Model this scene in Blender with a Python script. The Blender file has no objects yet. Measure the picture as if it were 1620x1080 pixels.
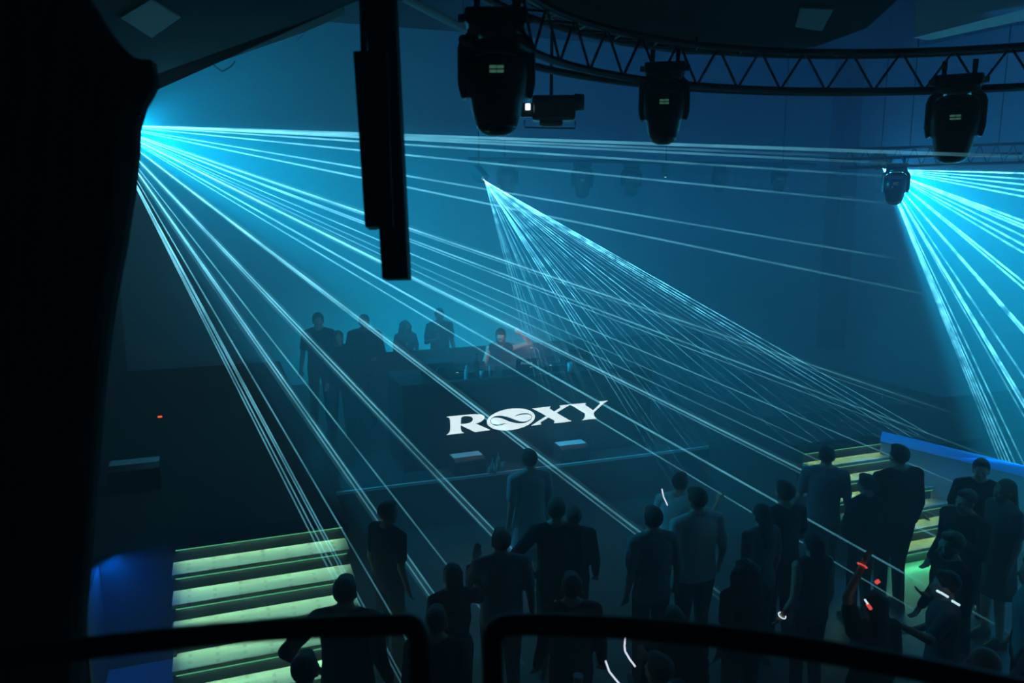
import bpy, bmesh, math, random
from mathutils import Vector, Matrix, Euler, noise
from mathutils.geometry import tessellate_polygon
random.seed(7)
S = bpy.context.scene
C = S.collection
PI = math.pi

# ------------------------------------------------------------------ camera
F = 1260.0                       # focal length in pixels of the 1620 px wide frame
PITCH = math.radians(10.0)
YAW = math.radians(20.4)
EYE = Vector((0, 0, 4.48))       # standing on the balcony above the dance floor
FW = Vector((math.sin(YAW)*math.cos(PITCH), math.cos(YAW)*math.cos(PITCH), -math.sin(PITCH)))
RT = Vector((math.cos(YAW), -math.sin(YAW), 0))
UP = RT.cross(FW)
cam_d = bpy.data.cameras.new('camera')
cam = bpy.data.objects.new('camera', cam_d)
C.objects.link(cam)
cam.location = EYE
cam.rotation_euler = Matrix((RT, UP, -FW)).transposed().to_euler()
cam_d.sensor_width = 36.0
cam_d.lens = 36.0*F/1620.0
cam_d.clip_start = 0.05
cam_d.clip_end = 200
cam_d.dof.use_dof = True
cam_d.dof.focus_distance = 11.5
cam_d.dof.aperture_fstop = 2.2
S.camera = cam

# ------------------------------------------------------------------ world, exposure
w = bpy.data.worlds.new('world'); S.world = w
w.use_nodes = True
w.node_tree.nodes['Background'].inputs[0].default_value = (0.0, 0.0, 0.0, 1)
S.view_settings.view_transform = 'Standard'
S.view_settings.look = 'None'
S.view_settings.exposure = 0.0
S.view_settings.gamma = 1.0
S.view_settings.use_curve_mapping = False
cy = S.cycles
cy.use_denoising = True
cy.transparent_max_bounces = 96
cy.max_bounces = 5
cy.diffuse_bounces = 2
cy.glossy_bounces = 2
cy.volume_bounces = 0
cy.sample_clamp_indirect = 1.5
cy.caustics_reflective = False
cy.caustics_refractive = False

# ------------------------------------------------------------------ from a pixel to a point in the place
def ray(px, py):
    return FW + RT*((px-810)/F) + UP*((540-py)/F)
def at_d(px, py, d): return EYE + ray(px, py)*d
def at_z(px, py, z):
    v = ray(px, py); return EYE + v*((z-EYE.z)/v.z)
def at_y(px, py, y):
    v = ray(px, py); return EYE + v*(y/v.y)

SRC_L = at_d(165, 197, 9.6)      # left laser, behind the drape
SRC_R = at_d(1398, 268, 13.3)    # right laser, behind the far moving head
SRC_C = at_d(767, 286, 13.2)     # laser over the back of the stage

# ------------------------------------------------------------------ lamps (lasers' spread, stage wash, added fills, step lights)
def look(o, d):
    o.rotation_euler = Vector(d).to_track_quat('-Z', 'Y').to_euler()
def spot(name, loc, aim, power, color, angle, blend=0.3, size=0.03):
    l = bpy.data.lights.new(name, 'SPOT'); o = bpy.data.objects.new(name, l); C.objects.link(o)
    o.location = loc; look(o, Vector(aim)-Vector(loc))
    l.energy = power; l.color = color; l.spot_size = math.radians(angle); l.spot_blend = blend; l.shadow_soft_size = size
    return o
def area(name, loc, d, power, color, sx, sy):
    l = bpy.data.lights.new(name, 'AREA'); o = bpy.data.objects.new(name, l); C.objects.link(o)
    o.location = loc; look(o, d); l.energy = power; l.color = color; l.shape = 'RECTANGLE'; l.size = sx; l.size_y = sy
    return o
CY = (0.0, 0.54, 1.0)
def laser_wash(name, src, p_a, p_b, power, color, blend):
    """a lamp whose cone spans the fan between the directions to p_a and p_b"""
    a = (p_a-src).normalized(); b = (p_b-src).normalized()
    return spot(name, src, src+(a+b), power, color, math.degrees(a.angle(b)), blend)
laser_wash('left_laser_wash', SRC_L, at_y(853, 720, 10.9), at_d(1300, 226, 12.2), 5900, CY, 0.12)
laser_wash('left_laser_low_wash', SRC_L, at_z(560, 905, 0), at_d(1300, 226, 12.2), 1400, CY, 0.10)
laser_wash('right_laser_wash', SRC_R, at_z(1600, 830, 0.0), at_d(1750, 262, 10.5), 9000, CY, 0.25)
laser_wash('stage_laser_wash', SRC_C, at_z(930, 900, 0.0), at_z(1500, 760, 0.0), 320, CY, 0.5)
spot('left_laser_spill', SRC_L+Vector((0.3, 0.9, 0.1)), SRC_L+Vector((6, 7, 1.8)), 1100, (0.0, 0.40, 0.8), 110, 1.0)
spot('right_laser_spill', SRC_R+Vector((0.2, -0.1, 0)), SRC_R+Vector((3, 1, 0.3)), 420, (0.0, 0.28, 0.8), 120, 1.0)
area('blue_ambient_fill', (8.0, 9.5, 6.7), (0.3, 1.0, -0.35), 380, (0.0, 0.12, 0.62), 10, 6)  # added area light, gives the background haze its blue ambient
area('blue_floor_wash', (9.5, 5.5, 6.3), (-0.25, 0.1, -1), 38, (0.01, 0.2, 0.75), 3, 3)

area('back_wall_fill', (4.2, 15.6, 1.0), (0, 1, .8), 95, (0.0, 0.52, 0.85), 5, .3)  # added fill that brightens the wall behind the silhouettes
area('dj_fill', (4.35, 10.95, 2.35), (-.15, 1.0, -.12), 5.5, (1.0, 0.72, 0.80), .5, .2)  # added fill that brightens the DJ, no fixture stands here
# ------------------------------------------------------------------ materials
MATS = {}
def mat(name, col, rough=0.6, metal=0.0, emit=None, es=0.0, bump=0.0, bscale=30.0, var=0.0, vscale=8.0, spec=0.5, sheen=0.0):
    if name in MATS: return MATS[name]
    m = bpy.data.materials.new(name); m.use_nodes = True
    nt = m.node_tree; b = nt.nodes['Principled BSDF']
    b.inputs['Base Color'].default_value = (*col, 1); b.inputs['Roughness'].default_value = rough
    b.inputs['Metallic'].default_value = metal; b.inputs['Specular IOR Level'].default_value = spec
    if sheen: b.inputs['Sheen Weight'].default_value = sheen
    tc = nt.nodes.new('ShaderNodeTexCoord')
    if var:
        n = nt.nodes.new('ShaderNodeTexNoise'); n.inputs['Scale'].default_value = vscale; n.inputs['Detail'].default_value = 4
        nt.links.new(tc.outputs['Object'], n.inputs['Vector'])
        r = nt.nodes.new('ShaderNodeMapRange'); r.inputs['To Min'].default_value = 1-var; r.inputs['To Max'].default_value = 1+var
        nt.links.new(n.outputs['Fac'], r.inputs['Value'])
        mx = nt.nodes.new('ShaderNodeVectorMath'); mx.operation = 'SCALE'; mx.inputs[0].default_value = col
        nt.links.new(r.outputs[0], mx.inputs['Scale']); nt.links.new(mx.outputs[0], b.inputs['Base Color'])
    if bump:
        n = nt.nodes.new('ShaderNodeTexNoise'); n.inputs['Scale'].default_value = bscale
        nt.links.new(tc.outputs['Object'], n.inputs['Vector'])
        bp = nt.nodes.new('ShaderNodeBump'); bp.inputs['Strength'].default_value = bump; bp.inputs['Distance'].default_value = 0.02
        nt.links.new(n.outputs['Fac'], bp.inputs['Height']); nt.links.new(bp.outputs[0], b.inputs['Normal'])
    if emit:
        b.inputs['Emission Color'].default_value = (*emit, 1); b.inputs['Emission Strength'].default_value = es
        if es < 6: m.cycles.emission_sampling = 'NONE'
    MATS[name] = m
    return m

def plank_mat():
    m = bpy.data.materials.new('oak_tread'); m.use_nodes = True
    nt = m.node_tree; b = nt.nodes['Principled BSDF']; L = nt.links
    tc = nt.nodes.new('ShaderNodeTexCoord'); mp = nt.nodes.new('ShaderNodeMapping'); mp.inputs['Scale'].default_value = (1.2, 14, 14)
    L.new(tc.outputs['Object'], mp.inputs['Vector'])
    br = nt.nodes.new('ShaderNodeTexBrick'); br.inputs['Scale'].default_value = 1.0; br.inputs['Mortar Size'].default_value = 0.02
    br.inputs['Color1'].default_value = (0.66, 0.60, 0.46, 1); br.inputs['Color2'].default_value = (0.50, 0.44, 0.32, 1); br.inputs['Mortar'].default_value = (0.28, 0.24, 0.16, 1)
    br.inputs['Brick Width'].default_value = 0.55; br.inputs['Row Height'].default_value = 0.8
    L.new(mp.outputs[0], br.inputs['Vector'])
    n = nt.nodes.new('ShaderNodeTexNoise'); n.inputs['Scale'].default_value = 3; n.inputs['Detail'].default_value = 6
    mp2 = nt.nodes.new('ShaderNodeMapping'); mp2.inputs['Scale'].default_value = (1.5, 30, 30); L.new(tc.outputs['Object'], mp2.inputs['Vector']); L.new(mp2.outputs[0], n.inputs['Vector'])
    mx = nt.nodes.new('ShaderNodeMix'); mx.data_type = 'RGBA'; mx.blend_type = 'MULTIPLY'; mx.inputs['Factor'].default_value = 0.55
    L.new(br.outputs['Color'], mx.inputs['A']); L.new(n.outputs['Color'], mx.inputs['B']); L.new(mx.outputs['Result'], b.inputs['Base Color'])
    b.inputs['Roughness'].default_value = 0.45
    return m
M_TREAD = plank_mat()
M_BLACK = mat('matt_black', (0.012, 0.013, 0.016), 0.55)
M_HOUSING = mat('black_plastic', (0.010, 0.011, 0.014), 0.32, spec=0.6)
M_TRUSS = mat('black_truss', (0.006, 0.007, 0.009), 0.4, metal=0.3)
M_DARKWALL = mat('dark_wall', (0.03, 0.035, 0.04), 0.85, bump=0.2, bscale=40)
M_BACKWALL = mat('back_wall_paint', (0.6, 0.62, 0.64), 0.9, bump=0.1)
M_CEIL = mat('dark_ceiling', (0.006, 0.007, 0.009), 0.9, bump=0.3, bscale=12)
M_FLOOR = mat('dance_floor_boards', (0.045, 0.045, 0.045), 0.45, var=0.25, vscale=14, bump=0.1, bscale=60)
M_CARPET = mat('platform_carpet', (0.02, 0.02, 0.022), 0.95, bump=0.5, bscale=200)
M_STAGE = mat('stage_deck', (0.06, 0.065, 0.07), 0.4, var=0.2)
M_RISER = mat('dark_riser', (0.004, 0.005, 0.005), 0.8, spec=.2)
M_WHITELED = mat('lit_white_panel', (0.02, 0.02, 0.02), 0.5, emit=(0.72, 0.93, 1.0), es=2.2)
M_MARK = mat('unlit_mark', (0.003, 0.02, 0.035), 0.6)
M_GREENLED = mat('green_led', (0.1, 0.3, 0.2), 0.5, emit=(0.10, 0.62, 0.28), es=1.1)
M_BLUELED = mat('blue_led', (0.1, 0.2, 0.5), 0.5, emit=(0.0, 0.085, 0.42), es=1.0)
M_REDLED = mat('red_led', (0.1, 0, 0), 0.5, emit=(1.0, 0.10, 0.03), es=2.0)
M_PALE = mat('pale_patch', (0.5, 0.52, 0.52), 0.7)
M_CHROME = mat('chrome', (0.7, 0.72, 0.75), 0.15, metal=1.0)
M_GLASSY = mat('clear_plastic', (0.22, 0.25, 0.27), 0.12, spec=0.9)
M_SKIN = mat('skin', (0.50, 0.29, 0.21), 0.5)
M_SKIN2 = mat('skin_deep', (0.20, 0.11, 0.075), 0.5)
M_HAIRD = mat('dark_hair', (0.012, 0.010, 0.010), 0.5, bump=0.8, bscale=90)
M_HAIRL = mat('fair_hair', (0.20, 0.13, 0.06), 0.5, bump=0.8, bscale=90)
M_SHOE = mat('shoe_black', (0.01, 0.01, 0.01), 0.4)
M_SHOEW = mat('shoe_white', (0.6, 0.6, 0.6), 0.5)

# ------------------------------------------------------------------ helpers
def tag(o, label=None, cat=None, group=None, kind=None):
    if label: o['label'] = label
    if cat: o['category'] = cat
    if group: o['group'] = group
    if kind: o['kind'] = kind
    return o
def empty(name, loc=(0, 0, 0), rz=0.0, **k):
    o = bpy.data.objects.new(name, None); C.objects.link(o); o.location = loc; o.rotation_euler = (0, 0, rz)
    return tag(o, **k)
def obj(name, bm, m, parent=None, smooth=False, bevel=0.0):
    bmesh.ops.recalc_face_normals(bm, faces=bm.faces)
    me = bpy.data.meshes.new(name); bm.to_mesh(me); bm.free()
    if smooth:
        for p in me.polygons: p.use_smooth = True
    for mm in (m if isinstance(m, (list, tuple)) else [m]): me.materials.append(mm)
    o = bpy.data.objects.new(name, me); C.objects.link(o)
    if parent: o.parent = parent
    if bevel:
        b = o.modifiers.new('bevel', 'BEVEL'); b.width = bevel; b.segments = 2; b.limit_method = 'ANGLE'
    return o
def NB(): return bmesh.new()
def box(bm, c, s, rot=None):
    r = bmesh.ops.create_cube(bm, size=1.0)
    mt = Matrix.Translation(Vector(c)) @ (rot.to_4x4() if rot is not None else Matrix.Identity(4)) @ Matrix.Diagonal((*s, 1))
    bmesh.ops.transform(bm, matrix=mt, verts=r['verts'])
    return bm
def bxb(bm, a, b):
    a = Vector(a); b = Vector(b)
    return box(bm, (a+b)/2, [abs(x) for x in (b-a)])
def frame(d):
    d = Vector(d).normalized()
    a = Vector((0, 0, 1)) if abs(d.z) < 0.9 else Vector((1, 0, 0))
    x = a.cross(d).normalized(); y = d.cross(x)
    return x, y
def tube(bm, pts, rad, n=8, cap=True):
    """pipe through pts; rad a number or a list"""
    pts = [Vector(p) for p in pts]; k = len(pts)
    rs = rad if isinstance(rad, (list, tuple)) else [rad]*k
    rings = []
    x = None
    for i, p in enumerate(pts):
        t = (pts[min(i+1, k-1)]-pts[max(i-1, 0)]).normalized()
        if x is None: x, y = frame(t)
        else:
            x = (x - t*x.dot(t)).normalized(); y = t.cross(x)
        rings.append([bm.verts.new(p+(x*math.cos(a)+y*math.sin(a))*rs[i]) for a in [2*PI*j/n for j in range(n)]])
    for i in range(k-1):
        for j in range(n):
            bm.faces.new((rings[i][j], rings[i][(j+1) % n], rings[i+1][(j+1) % n], rings[i+1][j]))
    if cap:
        bm.faces.new(rings[0][::-1]); bm.faces.new(rings[-1])
    return bm
def capsule(bm, a, b, ra, rb, n=10):
    a = Vector(a); b = Vector(b); d = (b-a)
    if d.length < 1e-6: return ball(bm, a, (ra,)*3)
    d.normalize()
    pts = []; rs = []
    for t in (90, 60, 30): pts.append(a - d*ra*math.sin(math.radians(t))); rs.append(max(ra*math.cos(math.radians(t)), 0.0006))
    pts.append(a); rs.append(ra); pts.append(b); rs.append(rb)
    for t in (30, 60, 90): pts.append(b + d*rb*math.sin(math.radians(t))); rs.append(max(rb*math.cos(math.radians(t)), 0.0006))
    return tube(bm, pts, rs, n)
def ball(bm, c, r, rot=None, sub=2):
    v = bmesh.ops.create_icosphere(bm, subdivisions=sub, radius=1.0)['verts']
    mt = Matrix.Translation(Vector(c)) @ (rot.to_4x4() if rot is not None else Matrix.Identity(4)) @ Matrix.Diagonal((*r, 1))
    bmesh.ops.transform(bm, matrix=mt, verts=v); return bm
def loft(bm, secs, n=20, p=2.3):
    """stack of superellipse rings: (centre, rx, ry)"""
    rings = []
    for c, rx, ry in secs:
        c = Vector(c); ring = []
        for j in range(n):
            a = 2*PI*j/n; ca, sa = math.cos(a), math.sin(a)
            ring.append(bm.verts.new(c+Vector((rx*math.copysign(abs(ca)**(2/p), ca), ry*math.copysign(abs(sa)**(2/p), sa), 0))))
        rings.append(ring)
    for i in range(len(rings)-1):
        for j in range(n):
            bm.faces.new((rings[i][j], rings[i][(j+1) % n], rings[i+1][(j+1) % n], rings[i+1][j]))
    bm.faces.new(rings[0][::-1]); bm.faces.new(rings[-1]); return bm
def lathe(bm, prof, c=(0, 0, 0), n=24, rot=None):
    c = Vector(c); rings = []
    for r, z in prof:
        ring = []
        for j in range(n):
            v = Vector((max(r, 0.0004)*math.cos(2*PI*j/n), max(r, 0.0004)*math.sin(2*PI*j/n), z))
            if rot is not None: v = rot @ v
            ring.append(bm.verts.new(c+v))
        rings.append(ring)
    for i in range(len(rings)-1):
        for j in range(n):
            bm.faces.new((rings[i][j], rings[i][(j+1) % n], rings[i+1][(j+1) % n], rings[i+1][j]))
    bm.faces.new(rings[0][::-1]); bm.faces.new(rings[-1]); return bm
def prism(bm, poly, z0, z1):
    """vertical prism over a plan polygon"""
    a = [bm.verts.new((x, y, z0)) for x, y in poly]; b = [bm.verts.new((x, y, z1)) for x, y in poly]
    n = len(poly)
    for i in range(n): bm.faces.new((a[i], a[(i+1) % n], b[(i+1) % n], b[i]))
    bm.faces.new(a[::-1]); bm.faces.new(b); return bm
def remesh(o, v, smooth=3):
    m = o.modifiers.new('remesh', 'REMESH'); m.mode = 'VOXEL'; m.voxel_size = v; m.use_smooth_shade = True
    if smooth:
        s = o.modifiers.new('smooth', 'SMOOTH'); s.iterations = smooth; s.factor = 0.5
    return o
def copy_tree(o, parent=None):
    c = o.copy(); C.objects.link(c); c.parent = parent
    for ch in list(o.children): copy_tree(ch, c)
    return c
def struct(name, bm, m, **k):
    o = obj(name, bm, m, **k); o['kind'] = 'structure'; return o

# ------------------------------------------------------------------ the room
XL, XR, YB, YN, ZC = -1.75, 15.6, 17.0, -1.2, 8.0
struct('floor', bxb(NB(), (XL, YN, -0.2), (XR, YB, 0)), M_FLOOR)
struct('ceiling', bxb(NB(), (XL, YN, ZC), (XR, YB, ZC+0.2)), M_CEIL)
struct('wall_back', bxb(NB(), (XL, YB, 0), (XR, YB+0.2, ZC)), M_BACKWALL)
struct('wall_left', bxb(NB(), (XL-0.2, YN, 0), (XL, YB+.2, ZC)), M_DARKWALL)
struct('wall_right', bxb(NB(), (XR, YN, 0), (XR+0.2, YB+.2, ZC)), M_BACKWALL)
struct('wall_near', bxb(NB(), (XL, YN-0.2, 0), (XR, YN, ZC)), M_DARKWALL)
# corner pier on the back right, seen as a darker upright strip
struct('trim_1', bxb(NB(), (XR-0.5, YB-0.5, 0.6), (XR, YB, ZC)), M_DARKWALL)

STZ = 0.65
struct('floor_stage', prism(NB(), [(1.15, 10.3), (9.6, 10.3), (9.6, YB), (1.15, YB)], 0.0, STZ), M_STAGE)
tag(obj('stage_edge_strip', bxb(NB(), (1.2, 10.27, STZ-0.03), (9.6, 10.298, STZ+0.012)), mat('steel_edge', (0.8, 0.82, 0.84), 0.5)), 'thin pale metal strip along the front edge of the stage', 'edge strip')
struct('floor_left_platform', bxb(NB(), (XL, 7.97, 0), (1.14, YB, 1.18)), M_CARPET)
struct('floor_right_platform', bxb(NB(), (7.15, 8.25, 0), (XR, 10.29, 1.02)), M_CARPET)

# ---- steps with green light under each nosing
def staircase(name, x0, x1, y_top, n, rise, run, label, side=0.0):
    root = empty(name, ((x0+x1)/2, y_top, 0), label=label, cat='stairs')
    ox, oy = (x0+x1)/2, y_top
    top = rise*(n+1)
    for i in range(n):
        z = rise*(n-i); yb = y_top-run*i; yf = yb-run
        e = side*(i+1)
        b = bxb(NB(), (x0-ox, yf-oy-0.025, z-0.04), (x1+e-ox, yb-oy, z))
        obj('tread', b, M_TREAD, root, bevel=0.004)
        obj('riser', bxb(NB(), (x0-ox+0.02, yb-oy, z-0.001), (x1+e-ox-0.02, yb-oy+0.02, z+rise-0.041)), M_RISER, root)
        s = obj('light_strip', bxb(NB(), (x0-ox+0.03, yb-oy-0.018, z+rise-0.052), (x1+e-side-ox-0.03, yb-oy-0.004, z+rise-0.041)), M_GREENLED, root)
        l = area('step_light', (0, 0, 0), (0, -0.5, -1), 1.0, (0.42, 1.0, 0.80), (x1-x0)*0.93, 0.02)
        l.parent = root; l.location = ((x0+x1+e-side)/2-ox, yb-oy-0.012, z+rise-0.056)
        l.data.energy = STEP_W; l.data.color = STEP_C
    yb = y_top-run*n
    obj('light_strip', bxb(NB(), (x0-ox+0.03, yb-oy-0.018, rise-0.052), (x1+side*n-ox-0.03, yb-oy-0.004, rise-0.041)), M_GREENLED, root)
    l = area('step_light', (0, 0, 0), (0, -0.5, -1), STEP_W*5, (0.12, 1.0, 0.42), (x1-x0)*0.93, 0.02); l.parent = root; l.location = ((x0+x1+side*n)/2-ox, yb-oy-0.012, rise-0.056)
    obj('riser', bxb(NB(), (x0-ox+.02, y_top-run*n-oy, 0.002), (x1+side*n-ox-.02, y_top-run*n-oy+0.02, rise-0.041)), M_RISER, root)
    obj('tread', bxb(NB(), (x0-ox, -0.025, top-0.04), (x1-ox, 0.25, top+0.001)), M_RISER, root, bevel=0.004)
    for s, xx in ((-1, x0), (1, x1)):
        b = NB()
        poly = [(0, 0), (0, top-0.04)] + [q for i in range(n) for q in ((-run*i, rise*(n-i)-0.041), (-run*(i+1), rise*(n-i)-0.041))] + [(-run*n, 0)]
        poly = [(0.0, 0.0), (0.0, rise*n-0.05), (-run*n+0.02, rise-0.05), (-run*n+0.02, 0.0)]
        xa = xx-ox + (0.0 if s < 0 else -0.03); xb = xa+0.03
        va = [b.verts.new((xa, y, z)) for y, z in poly]; vb = [b.verts.new((xb, y, z)) for y, z in poly]
        for i in range(4): b.faces.new((va[i], va[(i+1) % 4], vb[(i+1) % 4], vb[i]))
        b.faces.new(va[::-1]); b.faces.new(vb)
        obj('stringer', b, M_RISER, root)
    return root
STEP_W = 4.8; STEP_C = (0.36, 1.0, 0.74)
staircase('staircase', -0.56, 1.10, 7.95, 6, 0.17, 0.27, 'wide wooden steps with green light under the nosings, at bottom left')
STEP_W = 2.6; STEP_C = (0.50, 1.0, 0.36)
staircase('staircase', 7.22, 8.62, 8.25, 6, 0.17, 0.20, 'wooden steps lit green behind the crowd, on the right', side=0.14)

# blue lit corner beside the left steps
struct('wall_left_parapet', bxb(NB(), (-1.32, 3.6, 0), (-1.2, 7.96, 1.12)), M_DARKWALL)
area('blue_corner_lamp', (-1.08, 7.82, 1.2), (0.3, -.55, -1), 11, (0.0, 0.15, 1.0), .1, .25)
tag(obj('carpet_runner', bxb(NB(), (-1.2, 3.6, 0.001), (-0.58, 7.94, 0.02)), mat('grey_carpet', (0.22, 0.23, 0.24), 0.95, bump=0.6, bscale=150, var=0.3, vscale=60)), 'strip of carpet washed blue beside the left steps', 'carpet')
# light-wood edge of a screen, catching green, beside the drape
tag(obj('screen_panel', box(NB(), at_d(127, 990, 3.6)+Vector((0, 0, -.1)), (0.05, 0.05, 0.62)), mat('oak_panel', (0.3, 0.24, 0.15), 0.6, var=.3, vscale=30)), 'narrow upright wood panel faintly green beside the black drape', 'panel')

# blue-topped low wall right of the right steps
A = at_z(1394, 694, 1.24).xy; B = at_z(1650, 757, 1.02).xy
b = NB()
d = (B-A).normalized(); nn = Vector((-d.y, d.x))*0.14
za, zb = 1.24, 1.02
vs = []
for p, z in ((A, za), (B, zb)):
    for q, zz in ((p, 0), (p+nn, 0), (p+nn, z), (p, z)): vs.append(b.verts.new((q.x, q.y, zz)))
for f in ((0, 1, 2, 3), (7, 6, 5, 4), (0, 4, 5, 1), (1, 5, 6, 2), (2, 6, 7, 3), (3, 7, 4, 0)): b.faces.new([vs[i] for i in f])
struct('wall_low_right', b, mat('parapet_paint', (0.22, 0.24, 0.26), 0.6))
b = NB(); tube(b, [(A.x-.03, A.y-.03, za+0.05), (B.x-.03, B.y-.03, zb+0.05)], 0.07, 10)
tag(obj('light_tube', b, M_BLUELED, smooth=True), 'fat blue light tube along the top of the low wall, far right', 'light')
ld = area('blue_wall_light', ((A.x+B.x)/2-.12, (A.y+B.y)/2-.10, 1.2), (-0.5, -0.6, -1), 11, (0.0, 0.22, 1.0), 2.4, 0.1)

# low barrier behind the DJ in front of the pale back wall
tag(obj('barrier', bxb(NB(), (2.05, 13.9, STZ), (9.4, 14.02, 1.8)), M_DARKWALL, bevel=0.01), 'long dark low barrier behind the DJ, in front of the pale wall', 'barrier')

# ceiling: near bulkhead with a slanted edge, pale flat patches, pale beams
E1 = [at_z(x, y, 5.8) for x, y in ((60, 185), (240, 126), (400, 68), (540, 12), (640, -30))]
poly = [(p.x, p.y) for p in E1] + [(0.9, 1.2), (XL+.02, 1.2)] + [(XL+.02, E1[0].y)]
struct('ceiling_bulkhead', prism(NB(), poly, 5.8, ZC-.02), M_CEIL)
b = NB()
q = [at_z(x, y, 5.8) for x, y in ((190, 25), (240, 57), (285, 25), (238, -4))]
prism(b, [(p.x, p.y) for p in q], 5.785, 5.799)
tag(obj('ceiling_patch', b, M_PALE), 'pale patch of painted reflected light on the dark ceiling, top left', 'panel')  # patch of reflected light painted as a pale square
b = NB()
q = [at_z(x, y, 5.62) for x, y in ((700, -60), (830, 4), (900, 44), (980, 72), (1080, 86), (1190, 88), (1290, 74), (1370, 45), (1420, 0), (1440, -60))]
cm_ = Vector((2.9, 2.2))
poly = [(p.x, p.y) for p in q] + [(5.2, 1.6), (4.2, .4), (2.6, 0.1), (1.2, .9)]
struct('ceiling_canopy', prism(b, poly, 5.62, ZC-.01), M_CEIL)
b = NB()
q = [at_z(x, y, 5.62) for x, y in ((1266, 9), (1319, 11), (1300, 46), (1258, 39))]
prism(b, [(p.x, p.y) for p in q], 5.605, 5.619)
tag(obj('ceiling_patch', b, M_PALE), 'pale square patch on the dark ceiling, top right', 'panel')
b = NB()
q = [at_z(x, y, 6.6) for x, y in ((1445, 60), (1635, 11), (1635, 29), (1470, 64))]
prism(b, [(p.x, p.y) for p in q], 6.6, ZC-.001)
tag(obj('ceiling_beam', b, M_PALE), 'pale slanted strip on the ceiling above the right moving head', 'beam')
b = NB(); tube(b, [at_z(636, -6, 6.6), at_z(742, 50, 6.6)], 0.05, 10)
for t_ in (.1, .9):
    q_ = at_z(636, -6, 6.6).lerp(at_z(742, 50, 6.6), t_); tube(b, [q_, (q_.x, q_.y, ZC-.001)], .01, 6)
tag(obj('ceiling_pipe', b, mat('grey_pipe', (0.25, 0.27, 0.28), .5)), 'pipe under the ceiling left of the large moving head', 'pipe')
# soffit strip beyond the bulkhead
E2 = [at_z(x, y, 5.8) for x, y in ((243, 139), (400, 85), (480, 58), (545, 30))]
poly = [(p.x, p.y) for p in E2] + [(p.x, p.y) for p in E1[1:4][::-1]]
struct('ceiling_soffit', prism(NB(), poly, 5.83, ZC-.02), mat('soffit', (0.12, 0.13, 0.14), .8))
for pts, lab in (([(330, 92), (340, 105), (352, 113), (366, 105), (372, 96)], 'dark cable loop hanging under the soffit edge, upper left'),
                 ([(488, 36), (484, 48), (478, 57), (470, 63)], 'short pale cable end hanging near the ceiling, upper left')):
    b = NB(); tube(b, [at_d(x, y, 10.0) for x, y in pts], 0.008, 6)
    tag(obj('cable', b, M_PALE if 'pale' in lab else M_BLACK), lab, 'cable')

# ------------------------------------------------------------------ truss ring
TC = Vector((3.52, 2.42)); TR = 2.55; TZ = 5.27
def ring_pt(a, r, z): return Vector((TC.x+r*math.cos(a), TC.y+r*math.sin(a), z))
tr = empty('truss_ring', (TC.x, TC.y, TZ), label='large black circular lighting truss hanging above the dance floor', cat='truss')
A0, A1, N = math.radians(-60), math.radians(144), 64
for r, z in ((TR, TZ), (TR, TZ+0.27), (TR+0.26, TZ+0.29), (TR+0.26, TZ+.02)):
    b = NB(); tube(b, [ring_pt(A0+(A1-A0)*i/N, r, z)-Vector((TC.x, TC.y, TZ)) for i in range(N+1)], 0.024, 8)
    obj('chord', b, M_TRUSS, tr, smooth=True)
b = NB(); k = 26
for i in range(k):
    a = A0+(A1-A0)*i/k; c = A0+(A1-A0)*(i+0.5)/k; e = A0+(A1-A0)*(i+1)/k
    for p, q in ((ring_pt(a, TR, TZ), ring_pt(c, TR, TZ+.27)), (ring_pt(c, TR, TZ+.27), ring_pt(e, TR, TZ)),
                 (ring_pt(a, TR, TZ+.27), ring_pt(c, TR+.26, TZ+.29)), (ring_pt(c, TR+.26, TZ+.29), ring_pt(e, TR, TZ+.27))):
        tube(b, [p-Vector((TC.x, TC.y, TZ)), q-Vector((TC.x, TC.y, TZ))], 0.009, 6)
obj('lacing', b, M_TRUSS, tr)
for deg in (35, 95, 140):
    b = NB(); p = ring_pt(math.radians(deg), TR+.13, TZ+.29)-Vector((TC.x, TC.y, TZ)); tube(b, [p, p+Vector((0, 0, (ZC-.01 if deg == 35 else 5.62)-TZ-.291))], 0.008, 6)
    obj('hanger_cable', b, M_BLACK, tr)
# far straight truss on the right
p0, p1 = at_d(1330, 266, 11.5), at_d(1640, 256, 11.2)
ft = empty('lighting_truss', p0, label='straight dark truss behind the small moving head, far right', cat='truss')
dv = p1-p0
for off in (Vector((0, 0, 0)), Vector((0, 0, 0.26)), Vector((0, .24, .13))):
    b = NB(); tube(b, [off, off+dv], 0.02, 8); obj('chord', b, M_TRUSS, ft, smooth=True)
b = NB()
for i in range(12):
    a, c, e = dv*(i/12), dv*((i+.5)/12)+Vector((0, 0, .26)), dv*((i+1)/12)
    tube(b, [a, c], .008, 6); tube(b, [c, e], .008, 6)
obj('lacing', b, M_TRUSS, ft)
for fr in (.35, .8):
    b = NB(); p = dv*fr+Vector((0, 0, .26)); tube(b, [p, Vector((p.x, p.y, ZC-p0.z))], .008, 6); obj('hanger_cable', b, M_BLACK, ft)

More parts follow.
